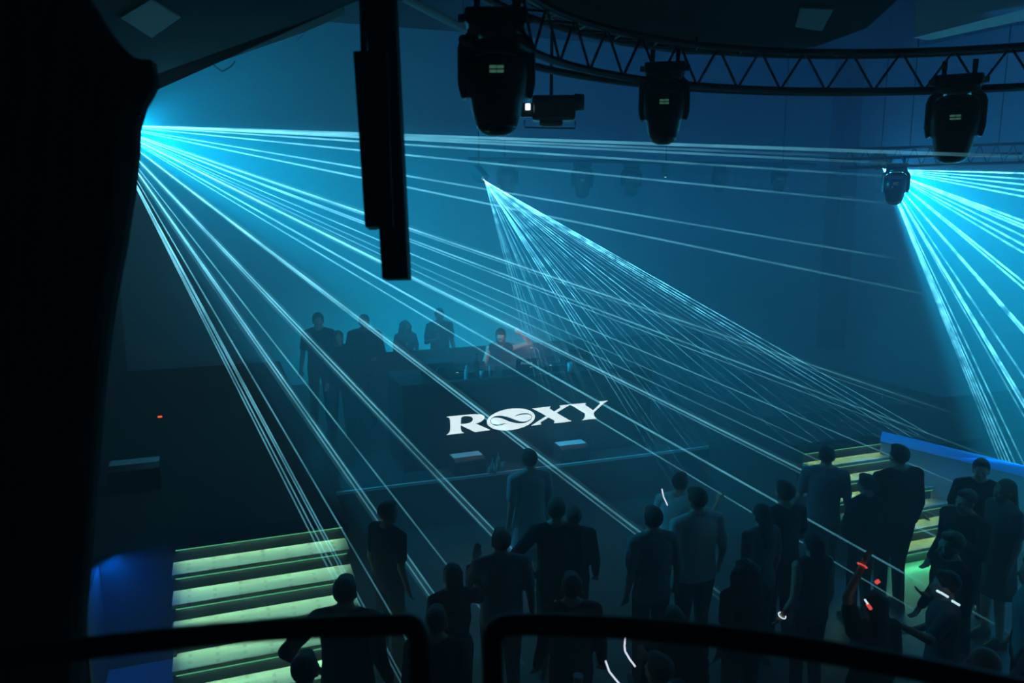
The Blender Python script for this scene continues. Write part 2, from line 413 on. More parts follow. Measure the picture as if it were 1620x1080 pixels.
# ------------------------------------------------------------------ moving head lights
M_LENS = mat('dark_lens', (0.01, 0.012, 0.02), 0.06, spec=1.0)
M_REFL = mat('green_reflection', (0.0, 0.02, 0.02), 0.3, emit=(0.25, 0.75, 0.55), es=0.16)
M_CRES = mat('blue_grey_reflection', (0.10, 0.15, 0.22), 0.35)
def moving_head(label, top, s=1.0, rz=0.0, full=True, reflections=True, group='moving head lights'):
    """hangs from 'top' (clamp point); lens pointing down; s=1: 0.46 m wide"""
    root = empty('moving_head', top, rz, label=label, cat='stage light', group=group)
    root.scale = (s, s, s)
    b = NB(); box(b, (0, 0, -0.13), (0.36, 0.24, 0.09)); obj('base', b, M_HOUSING, root, bevel=0.02)
    if full:
        for x in (-0.11, 0.11):
            b = NB(); tube(b, [(x-.02, 0, 0), (x+.02, 0, 0)], .038, 12); box(b, (x, 0, -.05), (.035, .05, .08)); obj('clamp', b, M_HOUSING, root)
        for x in (-.18, .18):
            b = NB(); tube(b, [(x-.03*(1 if x > 0 else -1), 0, -.13), (x+.04*(1 if x > 0 else -1), 0, -.13)], [.03, .024], 10); obj('side_handle', b, M_HOUSING, root, smooth=True)
    b = NB(); lathe(b, [(.15, -.165), (.17, -.19), (.17, -.235)], n=20)
    for sx in (-1, 1):
        pr = [(0.10, -.20), (.165, -.215), (.205, -.25), (.225, -.30), (.225, -.50), (.208, -.58), (.175, -.58), (.172, -.30), (.14, -.26), (.1, -.25)]
        va = [b.verts.new((sx*x, -.075 + .02*(i in (3, 4, 5)), z)) for i, (x, z) in enumerate(pr)]
        vb = [b.verts.new((sx*x, .075 - .02*(i in (3, 4, 5)), z)) for i, (x, z) in enumerate(pr)]
        n = len(pr)
        for i in range(n): b.faces.new((va[i], va[(i+1) % n], vb[(i+1) % n], vb[i]))
        b.faces.new(va[::-1]); b.faces.new(vb)
    obj('yoke', b, M_HOUSING, root, bevel=0.012)
    b = NB(); loft(b, [((0, 0, -.24), .08, .07), ((0, 0, -.26), .13, .12), ((0, 0, -.31), .185, .155), ((0, 0, -.44), .19, .165), ((0, 0, -.56), .18, .16), ((0, 0, -.585), .155, .15), ((0, 0, -.65), .145, .14), ((0, 0, -.72), .125, .125)], 32, 2.6)
    hd = obj('head', b, M_HOUSING, root, smooth=True)
    b = NB(); lathe(b, [(.122, -.72), (.115, -.745), (.09, -.77), (.05, -.787), (.01, -.79)], n=28)
    obj('lens', b, M_LENS, hd, smooth=True)
    if reflections:
        b = NB(); tube(b, [(.13*math.sin(t), -.172+.012*math.cos(t), -.385-.0+.045*math.cos(t)*1.0) for t in [math.radians(a) for a in range(-62, 63, 8)]], .008, 6)
        obj('reflection_arc', b, M_CRES, hd)  # crescent reflection painted as a raised arc
        b = NB()
        for i in (0, 1):
            for j in (0, 1):
                box(b, (-.02+.042*i, -.166, -.42-.024*j), (.038, .006, .016))
        obj('reflection_cells', b, M_REFL, hd)  # pane-like reflection painted as faintly glowing cells
    return root
def under_ring(px, py, z=TZ-0.02):
    p = at_z(px, py, z); a = math.atan2(p.y-TC.y, p.x-TC.x)
    return ring_pt(a, TR+0.0, z-0.03)
def facing_eye(p): return math.atan2(p.x, -p.y) if False else math.atan2(-(EYE.x-p.x), (EYE.y-p.y))+PI
for lab, px, py, s, dd in (('large black moving head hanging nearest, top centre left of the others', 785, -8, 0.93, 4.25),
                       ('black moving head under the truss, middle of the picture top', 1053, 84, .76, 5.35),
                       ('black moving head under the truss, upper right and in clear silhouette', 1519, 102, .86, 5.6)):
    p = at_d(px, py, dd)
    moving_head(lab, p, s, math.atan2(-p.x, p.y))
p = at_d(1420, 250, 11.4)
moving_head('small dark moving head beside the right laser, far right', p, .84, math.atan2(-p.x, p.y))
for px, py, d, s, lab in ((803, 258, 14.0, .85, 'dim distant moving head right of the stage laser source'), (922, 256, 13.8, .9, 'dim distant moving head, second from the stage laser source'),
                    (1140, 262, 14.5, .7, 'dim distant moving head, fourth in the far row'), (1235, 266, 14.8, .7, 'dim distant moving head, rightmost of the far row'), (1000, 258, 14.2, .85, 'dim distant moving head, middle of the far row')):
    pa, pb = at_d(740, 251, 13.9), at_d(1290, 261, 14.9)
    fr = min(((i/400, abs(Vector((pa.lerp(pb, i/400)-EYE)).dot(RT)/Vector((pa.lerp(pb, i/400)-EYE)).dot(FW)*F+810-px)) for i in range(401)), key=lambda q: q[1])[0]
    p = pa.lerp(pb, fr)+Vector((0, 0, .055*s)); moving_head(lab, p, s, math.atan2(-p.x, p.y), full=False, group='distant moving heads')
b = NB(); tube(b, [pa, pb], .03, 8)
for fr in (.1, .9): 
    p = pa.lerp(pb, fr); tube(b, [p, (p.x, p.y, ZC-.002)], .01, 6)
tag(obj('lighting_bar', b, M_TRUSS), 'thin dark bar carrying the row of distant moving heads', 'bar')
# small profile lamp with a faint cone
p = at_d(1053, 272, 13.6)
pl = empty('spot_lamp', p, label='tiny lit spotlight high in the haze, right of centre', cat='stage light')
b = NB(); lathe(b, [(.05, 0.14), (.07, .1), (.07, -.06), (.06, -.08)], n=16); obj('housing', b, M_HOUSING, pl, smooth=True)
b = NB(); lathe(b, [(.012, -.081), (.012, -.09)], n=12); obj('bulb', b, mat('lamp_white', (1, 1, 1), .4, emit=(.5, .85, 1), es=3), pl)
b = NB(); tube(b, [(0, 0, .12), (0, 0, .55)], .012, 6); obj('drop_rod', b, M_TRUSS, pl)
spot('spot_lamp_beam', p+Vector((0, 0, -.12)), p+Vector((-1.2, -.6, -3)), 30, (.1, 0.7, 0.9), 45, .8)

# projector-like fixture with a bright blue-white light
p = at_d(872, 172, 6.6); rz = math.atan2(-p.x, p.y)
pj = empty('effect_projector', p, rz, label='dark box projector with a small bright white light, behind the large moving head', cat='projector')
b = NB(); box(b, (0.02, 0, 0), (.36, .22, .2)); box(b, (.0, 0, -.12), (.2, .16, .05)); obj('housing', b, M_HOUSING, pj, bevel=.03)
b = NB(); tube(b, [(.19, 0, .05), (.27, 0, .05)], [.07, .065], 18); obj('lens_barrel', b, M_HOUSING, pj, smooth=True)
b = NB(); box(b, (-.19, -.13, .002), (.04, .02, .05)); obj('lamp', b, mat('lamp_blue_white', (1, 1, 1), .4, emit=(.55, .85, 1), es=5), pj, bevel=.006)
b = NB(); box(b, (-.2, -.09, -.02), (.09, .05, .11)); obj('lamp_bracket', b, M_HOUSING, pj)
b = NB(); tube(b, [(0, 0, .1), (0, 0, .6)], .014, 8); obj('drop_rod', b, M_TRUSS, pj)
b = NB(); tube(b, [(-.22, 0, -.09), (-.22, 0, -.15), (.2, 0, -.16), (.2, 0, -.1)], .008, 6); obj('safety_bar', b, M_CHROME, pj)

# hanging column speaker, left of centre
Pt, Pb = at_d(598, -60, 3.25), at_d(625, 441, 3.25)
dirv = (Pb-Pt)
ax = dirv.normalized(); tilt = Vector((0, 0, -1)).rotation_difference(ax).to_matrix()
yawm = Matrix.Rotation(-YAW, 3, 'Z')
cs = empty('column_speaker', Pt, label='tall black column speaker hanging in front of the laser beams', cat='speaker')
R3 = tilt @ yawm
def lp(x, y, z): return R3 @ Vector((x, y, z))
Lc = dirv.length
def px2(px, py): return at_d(px, py, 3.25)-Pt
def slab_px(name, quad, depth0, depth1, m):
    b = NB(); a = [b.verts.new(at_d(x, y, depth0)-Pt) for x, y in quad]; c = [b.verts.new(at_d(x, y, depth0)-Pt+FW*(depth1-depth0)) for x, y in quad]
    for i in range(4): b.faces.new((a[i], a[(i+1) % 4], c[(i+1) % 4], c[i]))
    b.faces.new(a[::-1]); b.faces.new(c)
    return obj(name, b, m, cs, bevel=.006)
slab_px('column', ((573, -60), (621, -60), (646, 440), (604, 441)), 3.25, 3.36, M_BLACK)
slab_px('cabinet', ((558, 80), (612, 78), (622, 357), (577, 359)), 3.20, 3.30, M_HOUSING)
slab_px('bracket', ((566, -60), (575, -60), (580, 84), (570, 84)), 3.24, 3.27, M_TRUSS)
b = NB(); tube(b, [Vector((0, 0, 0)), Vector((0, 0, ZC-Pt.z))], .012, 6); obj('hanger', b, M_TRUSS, cs)

# ------------------------------------------------------------------ drape on the left, near
edge = [(238, 92), (240, 112), (241, 124), (244, 132), (236, 140), (234, 152), (226, 158), (222, 172), (218, 188), (214, 200), (213, 236), (210, 264), (206, 300), (200, 335), (193, 385), (184, 430), (175, 480), (166, 540), (159, 600), (152, 680), (144, 770), (138, 850), (134, 900), (128, 960), (126, 1010), (124, 1100), (122, 1180)]
b = NB(); rows = []; rows2 = []
nc = 30
def edge_x(y):
    for (xa, ya), (xb, yb) in zip(edge, edge[1:]):
        if y <= yb: return xa+(xb-xa)*(y-ya)/(yb-ya)
    return edge[-1][0]
def ss(t): t = max(0, min(1, t)); return t*t*(3-2*t)
for k in range(61):
    r1 = []; r2 = []
    for j in range(nc+1):
        yt = 94-170*ss((j/nc-.03)*2.4); ey = yt+(1180-yt)*k/60; ex = edge_x(max(ey, 92))
        x = ex - (ex+150)*j/nc
        d = 2.9 + 0.045*math.sin(j*1.7+ey*.002) + .02*math.sin(j*3.1+1+ey*.004)
        p = at_d(x, ey, d); r1.append(b.verts.new(p)); r2.append(b.verts.new(p+FW*0.05))
    rows.append(r1); rows2.append(r2)
for k in range(len(rows)-1):
    for j in range(nc):
        b.faces.new((rows[k][j], rows[k][j+1], rows[k+1][j+1], rows[k+1][j])); b.faces.new((rows2[k][j+1], rows2[k][j], rows2[k+1][j], rows2[k+1][j+1]))
    b.faces.new((rows[k][0], rows[k+1][0], rows2[k+1][0], rows2[k][0])); b.faces.new((rows[k][nc], rows2[k][nc], rows2[k+1][nc], rows[k+1][nc]))
for j in range(nc):
    b.faces.new((rows[0][j], rows2[0][j], rows2[0][j+1], rows[0][j+1])); b.faces.new((rows[-1][j], rows[-1][j+1], rows2[-1][j+1], rows2[-1][j]))
tag(obj('drape', b, mat('black_drape', (0.008, 0.009, 0.011), .9, sheen=.2), smooth=True), 'black drape filling the left edge of the picture', 'drape')

# ------------------------------------------------------------------ balcony rails (out of focus, nearest)
def rail(pts, label):
    b = NB(); P = [at_z(x, y, 3.66) if y < 1075 or k else at_z(x, y, 3.66) for k, (x, y) in enumerate(pts)]
    # round the corner down into the post
    return P
RZ = 3.66
def smooth_pts(P, it=3):
    for _ in range(it):
        Q = [P[0]]
        for i in range(len(P)-1):
            Q.append(P[i].lerp(P[i+1], .25)); Q.append(P[i].lerp(P[i+1], .75))
        Q.append(P[-1]); P = Q
    return P
SLAB = 2.75
def post_end(p): return [p+Vector((0, 0, -0.04)), Vector((p.x, p.y, SLAB+.35)), Vector((p.x, p.y, SLAB-.001))]
M_RAIL = mat('black_rail', (0.006, 0.006, 0.007), .5)
top = [at_z(x, y, RZ) for x, y in ((-260, 1085), (-120, 1060), (0, 1041), (150, 1023), (300, 1006), (450, 994), (560, 989), (610, 988))]
c = at_z(664, 988, RZ)
P = smooth_pts(top + [c, c+Vector((0, 0, -.075))]) + [Vector((c.x, c.y, SLAB))]
b = NB(); tube(b, P, .0215, 14)
rl = tag(obj('balcony_rail', b, M_RAIL, smooth=True), 'dark curved balcony handrail nearest the camera, lower left', 'handrail', 'balcony rails')
c = at_z(780, 988, RZ)
top = [at_z(x, y, RZ) for x, y in ((840, 987), (900, 988), (1000, 993), (1100, 1002), (1200, 1014), (1320, 1033), (1450, 1057), (1560, 1080), (1700, 1112), (1850, 1150))]
P = [Vector((c.x, c.y, SLAB))] + smooth_pts([c+Vector((0, 0, -.075)), c] + top)
b = NB(); tube(b, P, .0215, 14)
tag(obj('balcony_rail', b, M_RAIL, smooth=True), 'dark curved balcony handrail nearest the camera, lower right', 'handrail', 'balcony rails')
b = NB(); prism(b, [(XL+.01, YN+.01), (2.6, YN+.01)]+[(1.72*math.cos(a), 1.72*math.sin(a)) for a in [math.radians(q) for q in range(-10, 100, 10)]]+[(XL+.01, 1.72)], SLAB-.2, SLAB)
struct('floor_balcony', b, M_CARPET)

# ------------------------------------------------------------------ DJ booth with the lit sign
BY = 10.75
pl_, pr_ = at_y(637, 640, BY), at_y(1030, 620, BY)
BT = at_y(790, 597, BY).z
booth = empty('dj_booth', ((pl_.x+pr_.x)/2, BY+.45, STZ), label='dark DJ booth with the lit white ROXY sign on its front', cat='booth')
ox, oy, oz = booth.location
hw = (pr_.x-pl_.x)/2
print('booth', pl_, pr_, BT)
obj('front_panel', bxb(NB(), (-hw, -.45, 0.0), (hw, -.40, BT-STZ-.05)), mat('booth_front', (0.02, 0.025, 0.03), .5), booth, bevel=.005)
for s in (-1, 1): obj('side_panel', bxb(NB(), (s*hw-s*.05, -.40, 0), (s*hw, .55, BT-STZ-.05)), M_BLACK, booth)
obj('counter', bxb(NB(), (-hw-.02, -.47, BT-STZ-.05), (hw+.02, .55, BT-STZ)), mat('booth_top', (0.025, 0.03, 0.035), .4), booth, bevel=.006)
def sign_pts(pts, o): 
    out = []
    for x, y in pts:
        p = at_y(o[0]+x/18.0, o[1]+y/18.0, BY); out.append(Vector((p.x-ox, 0, p.z-oz)))
    return out
def plate(loops, y0, th, name, m, parent):
    """flat letter of thickness th, front at local y0"""
    tri = tessellate_polygon([[Vector((p.x, p.z, 0)) for p in l] for l in loops])
    flat = [p for l in loops for p in l]
    b = NB()
    fr = [b.verts.new((p.x, y0, p.z)) for p in flat]; bk = [b.verts.new((p.x, y0+th, p.z)) for p in flat]
    for t in tri:
        try: b.faces.new([fr[i] for i in t]); b.faces.new([bk[i] for i in t[::-1]])
        except ValueError: pass
    s = 0
    for l in loops:
        n = len(l)
        for i in range(n):
            try: b.faces.new((fr[s+i], fr[s+(i+1) % n], bk[s+(i+1) % n], bk[s+i]))
            except ValueError: pass
        s += n
    return obj(name, b, m, parent)
sign = obj('sign_panel', bxb(NB(), (-hw+.1, -.458, .12), (hw-.1, -.4505, BT-STZ-.12)), mat('screen_black', (0.012, 0.018, 0.024), .35), booth)
YF = -.4645
Rl = [(105,345),(150,352),(180,370),(202,400),(212,440),(217,520),(218,640),(212,730),(195,775),(165,815),(110,855),(350,822),(615,797),(560,775),(532,745),(520,700),(514,640),(512,578),(920,772),(1360,712),(935,528),(1000,512),(1080,478),(1150,430),(1182,390),(1193,350),(1180,312),(1140,285),(1090,272),(1000,266),(900,265),(800,270),(700,278),(420,305),(180,328)]
Rh = [(520,545),(516,480),(518,420),(524,375),(545,345),(590,326),(650,318),(740,318),(800,330),(840,358),(862,400),(852,445),(815,485),(760,512),(690,530),(600,540)]
plate([sign_pts(Rl, (700, 640)), sign_pts(Rh, (700, 640))], YF, .006, 'letter_r', M_WHITELED, sign)
Ol = [(772+683*math.cos(t), 590-303*math.sin(t)-80*math.cos(t)) for t in [2*PI*i/56 for i in range(56)]]
letter_o = plate([sign_pts(Ol, (765, 630))], YF, .006, 'letter_o', M_WHITELED, sign)
sw = [(640,690,5),(600,703,12),(560,718,20),(460,745,28),(360,755,32),(270,740,24),(210,705,16),(185,655,12),(195,600,12),(240,550,18),(310,518,34),(400,513,52),(500,522,72),(620,555,92),(760,605,104),(880,645,88),(1000,670,58),(1100,675,42),(1200,660,30),(1290,620,20),(1345,570,14),(1362,525,12),(1350,475,14),(1290,440,22),(1200,428,32),(1090,435,32),(980,460,24),(920,482,14),(870,500,5)]
lo, hi = [], []
for i, (x, y, wd) in enumerate(sw):
    x0, y0, _ = sw[max(i-1, 0)]; x1, y1, _ = sw[min(i+1, len(sw)-1)]
    L = math.hypot(x1-x0, y1-y0); nx, ny = -(y1-y0)/L, (x1-x0)/L
    lo.append((x+nx*wd/2, y+ny*wd/2)); hi.append((x-nx*wd/2, y-ny*wd/2))
sl, sh = sign_pts(lo, (765, 630)), sign_pts(hi, (765, 630))
b = NB()
va = [b.verts.new((p.x, YF-.003, p.z)) for p in sl]; vb = [b.verts.new((p.x, YF-.003, p.z)) for p in sh]
for i in range(len(va)-1): b.faces.new((va[i], va[i+1], vb[i+1], vb[i]))
g = bmesh.ops.extrude_face_region(b, geom=b.faces[:])
for v in g['geom']:
    if isinstance(v, bmesh.types.BMVert): v.co.y += .0028
obj('swirl_mark', b, M_MARK, sign)
Xl = [(110,370),(350,345),(645,315),(612,345),(610,370),(640,395),(745,457),(905,355),(920,325),(910,305),(885,293),(1100,265),(1190,252),(1190,270),(1130,300),(810,490),(1150,690),(1240,730),(1000,765),(730,790),(757,760),(757,730),(740,710),(580,625),(375,745),(350,770),(355,800),(380,820),(85,862),(520,585),(330,480)]
plate([sign_pts(Xl, (835, 625))], YF, .006, 'letter_x', M_WHITELED, sign)
Yl = [(375,345),(620,325),(845,305),(815,335),(815,362),(1045,513),(1225,340),(1245,310),(1235,285),(1210,265),(1460,237),(1340,310),(1060,570),(1062,640),(1075,680),(1100,715),(1150,745),(930,768),(720,795),(770,765),(800,715),(810,660),(808,605),(450,385),(390,368)]
plate([sign_pts(Yl, (880, 620))], YF, .006, 'letter_y', M_WHITELED, sign)

# gear on the counter
def on_counter(px, py):
    p = at_z(px, py, BT); return Vector((p.x, max(min(p.y, BY+.5), BY+.0), BT))
M_LED = mat('deck_led', (.1, .2, .2), .4, emit=(.45, 1.0, .95), es=.9)
M_GEAR = mat('gear_black', (0.02, 0.022, 0.025), .35)
def deck(p, lab, mixer=False):
    r = empty('dj_mixer' if mixer else 'dj_deck', p, label=lab, cat='mixer' if mixer else 'turntable deck', group=None if mixer else 'decks on the booth counter')
    wd = .26 if mixer else .285
    obj('body', bxb(NB(), (-wd/2, -.17, 0), (wd/2, .2, .09)), M_GEAR, r, bevel=.008)
    if mixer:
        for i in range(4):
            for j in range(4):
                obj('knob', lathe(NB(), [(.009, 0), (.008, .018)], (-.09+.06*i, -.02+.05*j, .09), 10), M_CHROME, r)
            obj('fader', bxb(NB(), (-.1+.06*i, -.12+.02*i % .05, .09), (-.08+.06*i, -.105+.02*i % .05, .1)), M_CHROME, r)
    else:
        obj('jog_wheel', lathe(NB(), [(.10, 0), (.103, .012), (.095, .022), (.05, .024)], (0, -.03, .09), 28), M_GEAR, r, smooth=False)
        obj('wheel_ring', lathe(NB(), [(.106, 0), (.106, .006), (.1, .0062)], (0, -.03, .0902), 28), M_CHROME, r)
        bm = box(NB(), (0, .15, .12), (.26, .02, .1), Matrix.Rotation(-.5, 3, 'X')); obj('screen', bm, M_LED if False else M_GEAR, r)
        for q in (-.13, -.11): obj('button', lathe(NB(), [(.009, 0), (.009, .006)], (q, -.13, .09), 10), M_LED, r)
    return r
cx = [at_z(px, 588, BT).x for px in (722, 752, 800, 850, 886)]
for i, x in enumerate(cx):
    deck(Vector((x, BY+.27, BT)), ['leftmost DJ deck on the booth counter', 'DJ deck just left of the DJ arm on the counter', 'mixer with knobs in front of the DJ', 'DJ deck right of the mixer on the booth counter', 'rightmost DJ deck on the booth counter'][i], mixer=(i == 2))
# laptop lid with small lettering in front of the DJ
p = at_z(822, 583, BT); lt = empty('laptop', (p.x-.02, BY+.14, BT), label='dark laptop with a pale line of lettering on its lid, beside the DJ', cat='laptop')
obj('keyboard_base', bxb(NB(), (-.17, .02, .0), (.17, .24, .016)), M_GEAR, lt, bevel=.004)
lid = obj('lid', box(NB(), (0, 0, .12), (.34, .008, .23), Matrix.Rotation(.18, 3, 'X')), M_GEAR, lt, bevel=.003)
def text_mesh(body, size, loc, rx, m, parent, name):
    cu = bpy.data.curves.new(name, 'FONT'); cu.body = body; cu.size = size; cu.extrude = .001; cu.align_x = 'CENTER'
    t = bpy.data.objects.new(name, cu); C.objects.link(t); t.location = loc; t.rotation_euler = (rx, 0, 0); t.parent = parent
    me = bpy.data.meshes.new_from_object(t); bpy.data.objects.remove(t); t = bpy.data.objects.new(name, me); C.objects.link(t)
    t.location = loc; t.rotation_euler = (rx, 0, 0); t.parent = parent; me.materials.clear(); me.materials.append(m); return t
text_mesh('Pioneer', .062, (0.0, -.022, .14), PI/2+.18*-1, mat('pale_lettering', (.6, .7, .72), .4, emit=(.35, .65, .7), es=.5), lid, 'lettering')

def bottle(px, py, base, h, r, m, lab, neck=True, cat='bottle', name='bottle', d=None, y=None):
    p = at_z(px, py, base) if d is None else d
    if y is not None: p = Vector((p.x, y, base))
    rt = empty(name, (p.x, p.y, base), label=lab, cat=cat)
    prof = [(r*.9, 0), (r, .01), (r, h*.6), (r*.9, h*.68), (r*.35, h*.8), (r*.32, h*.95)] if neck else [(r*.8, 0), (r, h)]
    obj('body' if neck else 'cup', lathe(NB(), prof, n=16), m, rt, smooth=True)
    if neck: obj('cap', lathe(NB(), [(r*.36, h*.95), (r*.36, h)], n=12), m if m is not M_GLASSY else M_PALE, rt)
    else: obj('rim', lathe(NB(), [(r*1.0, h), (r*1.04, h+.004), (r, h+.008)], n=16), m, rt)
    return rt
M_DKB = mat('dark_bottle_glass', (0.01, 0.02, 0.015), .1, spec=.9)
bottle(738, 586, BT, .36, .042, M_DKB, 'tall dark bottle standing on the left half of the booth counter', y=BY+.12)
bottle(721, 588, BT, .20, .032, M_GLASSY, 'clear bottle near the left end of the booth counter', y=BY+.06)
bottle(746, 588, BT, .10, .028, M_GLASSY, 'small clear glass right of the tall dark bottle', neck=False, cat='glass', name='drinking_glass', y=BY+.05)
bottle(902, 588, BT, .13, .038, mat('white_cup', (.4, .43, .45), .4), 'pale plastic cup at the right end of the booth counter', neck=False, cat='cup', name='cup', y=BY+.02)
bottle(760, 588, BT, .17, .012, M_GLASSY, 'thin upright clear tube on the counter left of the DJ hand', neck=False, cat='glass', name='drinking_glass', y=BY+.04)
# lamp on a bent arm at the right of the counter and dark monitor speaker at its left
p = at_z(872, 588, BT)
lm = empty('desk_microphone', (p.x, BY+.49, BT), label='small bent-arm microphone over the right decks', cat='microphone')
b = NB(); tube(b, [(0, 0, 0), (-.02, 0, .2), (-.08, 0, .3), (-.16, 0, .33)], .008, 8); obj('arm', b, M_CHROME, lm)
obj('foot', lathe(NB(), [(.05, 0), (.05, .015), (.01, .02)], n=16), M_GEAR, lm)
obj('capsule', ball(NB(), (-.17, 0, .32), (.03, .022, .022)), M_GEAR, lm)
def speaker(name, c, sx, sy, sz, rz, lab, grp=None):
    r = empty(name, c, rz, label=lab, cat='speaker', group=grp)
    obj('cabinet', bxb(NB(), (-sx/2, -sy/2, 0), (sx/2, sy/2, sz)), M_HOUSING, r, bevel=.02)
    obj('grille', bxb(NB(), (-sx/2+.03, -sy/2-.008, .03), (sx/2-.03, -sy/2, sz-.03)), mat('grille', (.03, .03, .035), .6, bump=.6, bscale=300), r)
    obj('woofer', lathe(NB(), [(min(sx, sz)*.3, 0), (min(sx, sz)*.27, .01), (.03, .002)], (0, -sy/2-.009, sz*.5), 24, Matrix.Rotation(PI/2, 3, 'X')), M_BLACK, r)
    return r
speaker('booth_speaker', (at_z(697, 592, BT).x-.1, BY+.30, BT), .42, .36, .26, 0, 'dark rounded speaker on the left end of the booth counter')
speaker('booth_speaker', (at_z(930, 588, BT).x, BY+.36, BT), .40, .3, .30, 0, 'dark speaker on the right end of the booth counter')

def wedge(px, py, zf, yc, lab, w_=.46, rz=0, h=.24):
    """floor monitor: flat top painted pale as if lit, sloping front"""
    p = at_z(px, py, zf); c = Vector((p.x, yc if yc else p.y, zf))
    r = empty('floor_monitor', c, rz, label=lab, cat='speaker', group='floor monitors')
    pr = [(-.17, 0), (.17, 0), (.17, h*.55), (.13, h), (-.08, h), (-.17, h*.86)]
    b = NB(); va = [b.verts.new((-w_/2, y, z)) for y, z in pr]; vb = [b.verts.new((w_/2, y, z)) for y, z in pr]; n = len(pr)
    for i in range(n): b.faces.new((va[i], va[(i+1) % n], vb[(i+1) % n], vb[i]))
    b.faces.new(va[::-1]); b.faces.new(vb)
    obj('cabinet', b, M_HOUSING, r, bevel=.008)
    obj('lit_top', bxb(NB(), (-w_/2+.012, -.075, h+.0005), (w_/2-.012, .125, h+.006)), mat('pale_lit_top', (.75, .8, .8), .5), r)  # plate paler than the cabinet, paints the light on the top
    obj('grille', bxb(NB(), (-w_/2+.03, -.178, .03), (w_/2-.03, -.171, h*.8)), mat('grille', (.03, .03, .035), .6), r)
    obj('handle', bxb(NB(), (-.06, .171, h*.2), (.06, .18, h*.35)), M_CHROME, r)
    return r
wedge(745, 752, STZ, 10.50, 'floor monitor on the stage edge, left of the bottles', rz=.03)
wedge(917, 735, STZ, 10.50, 'floor monitor on the stage edge, under the letter Y of the sign')
for k, (px, py, h, nk, lab) in enumerate(((779, 748, .22, True, 'clear bottle among glasses on the stage edge, at front left'), (788, 742, .24, True, 'clear bottle on the stage edge, tallest of the cluster'),
        (783, 749, .11, False, 'short glass on the stage edge beside the left floor monitor'), (796, 744, .12, False, 'short glass on the stage edge, right of the bottles'), (775, 749, .09, False, 'small glass touching the left floor monitor'))):
    bottle(px, py, STZ, h, .03, M_GLASSY, lab, neck=nk, cat='bottle' if nk else 'glass', name='bottle' if nk else 'drinking_glass')
wedge(216, 770, 1.19, None, 'dim boxy speaker on the left platform above the blue corner', w_=.55, h=.3)
b = NB(); box(b, at_y(253, 659, 10.5), (.05, .02, .02)); tag(obj('indicator_light', b, M_REDLED), 'tiny red indicator light in the dark at left', 'light')

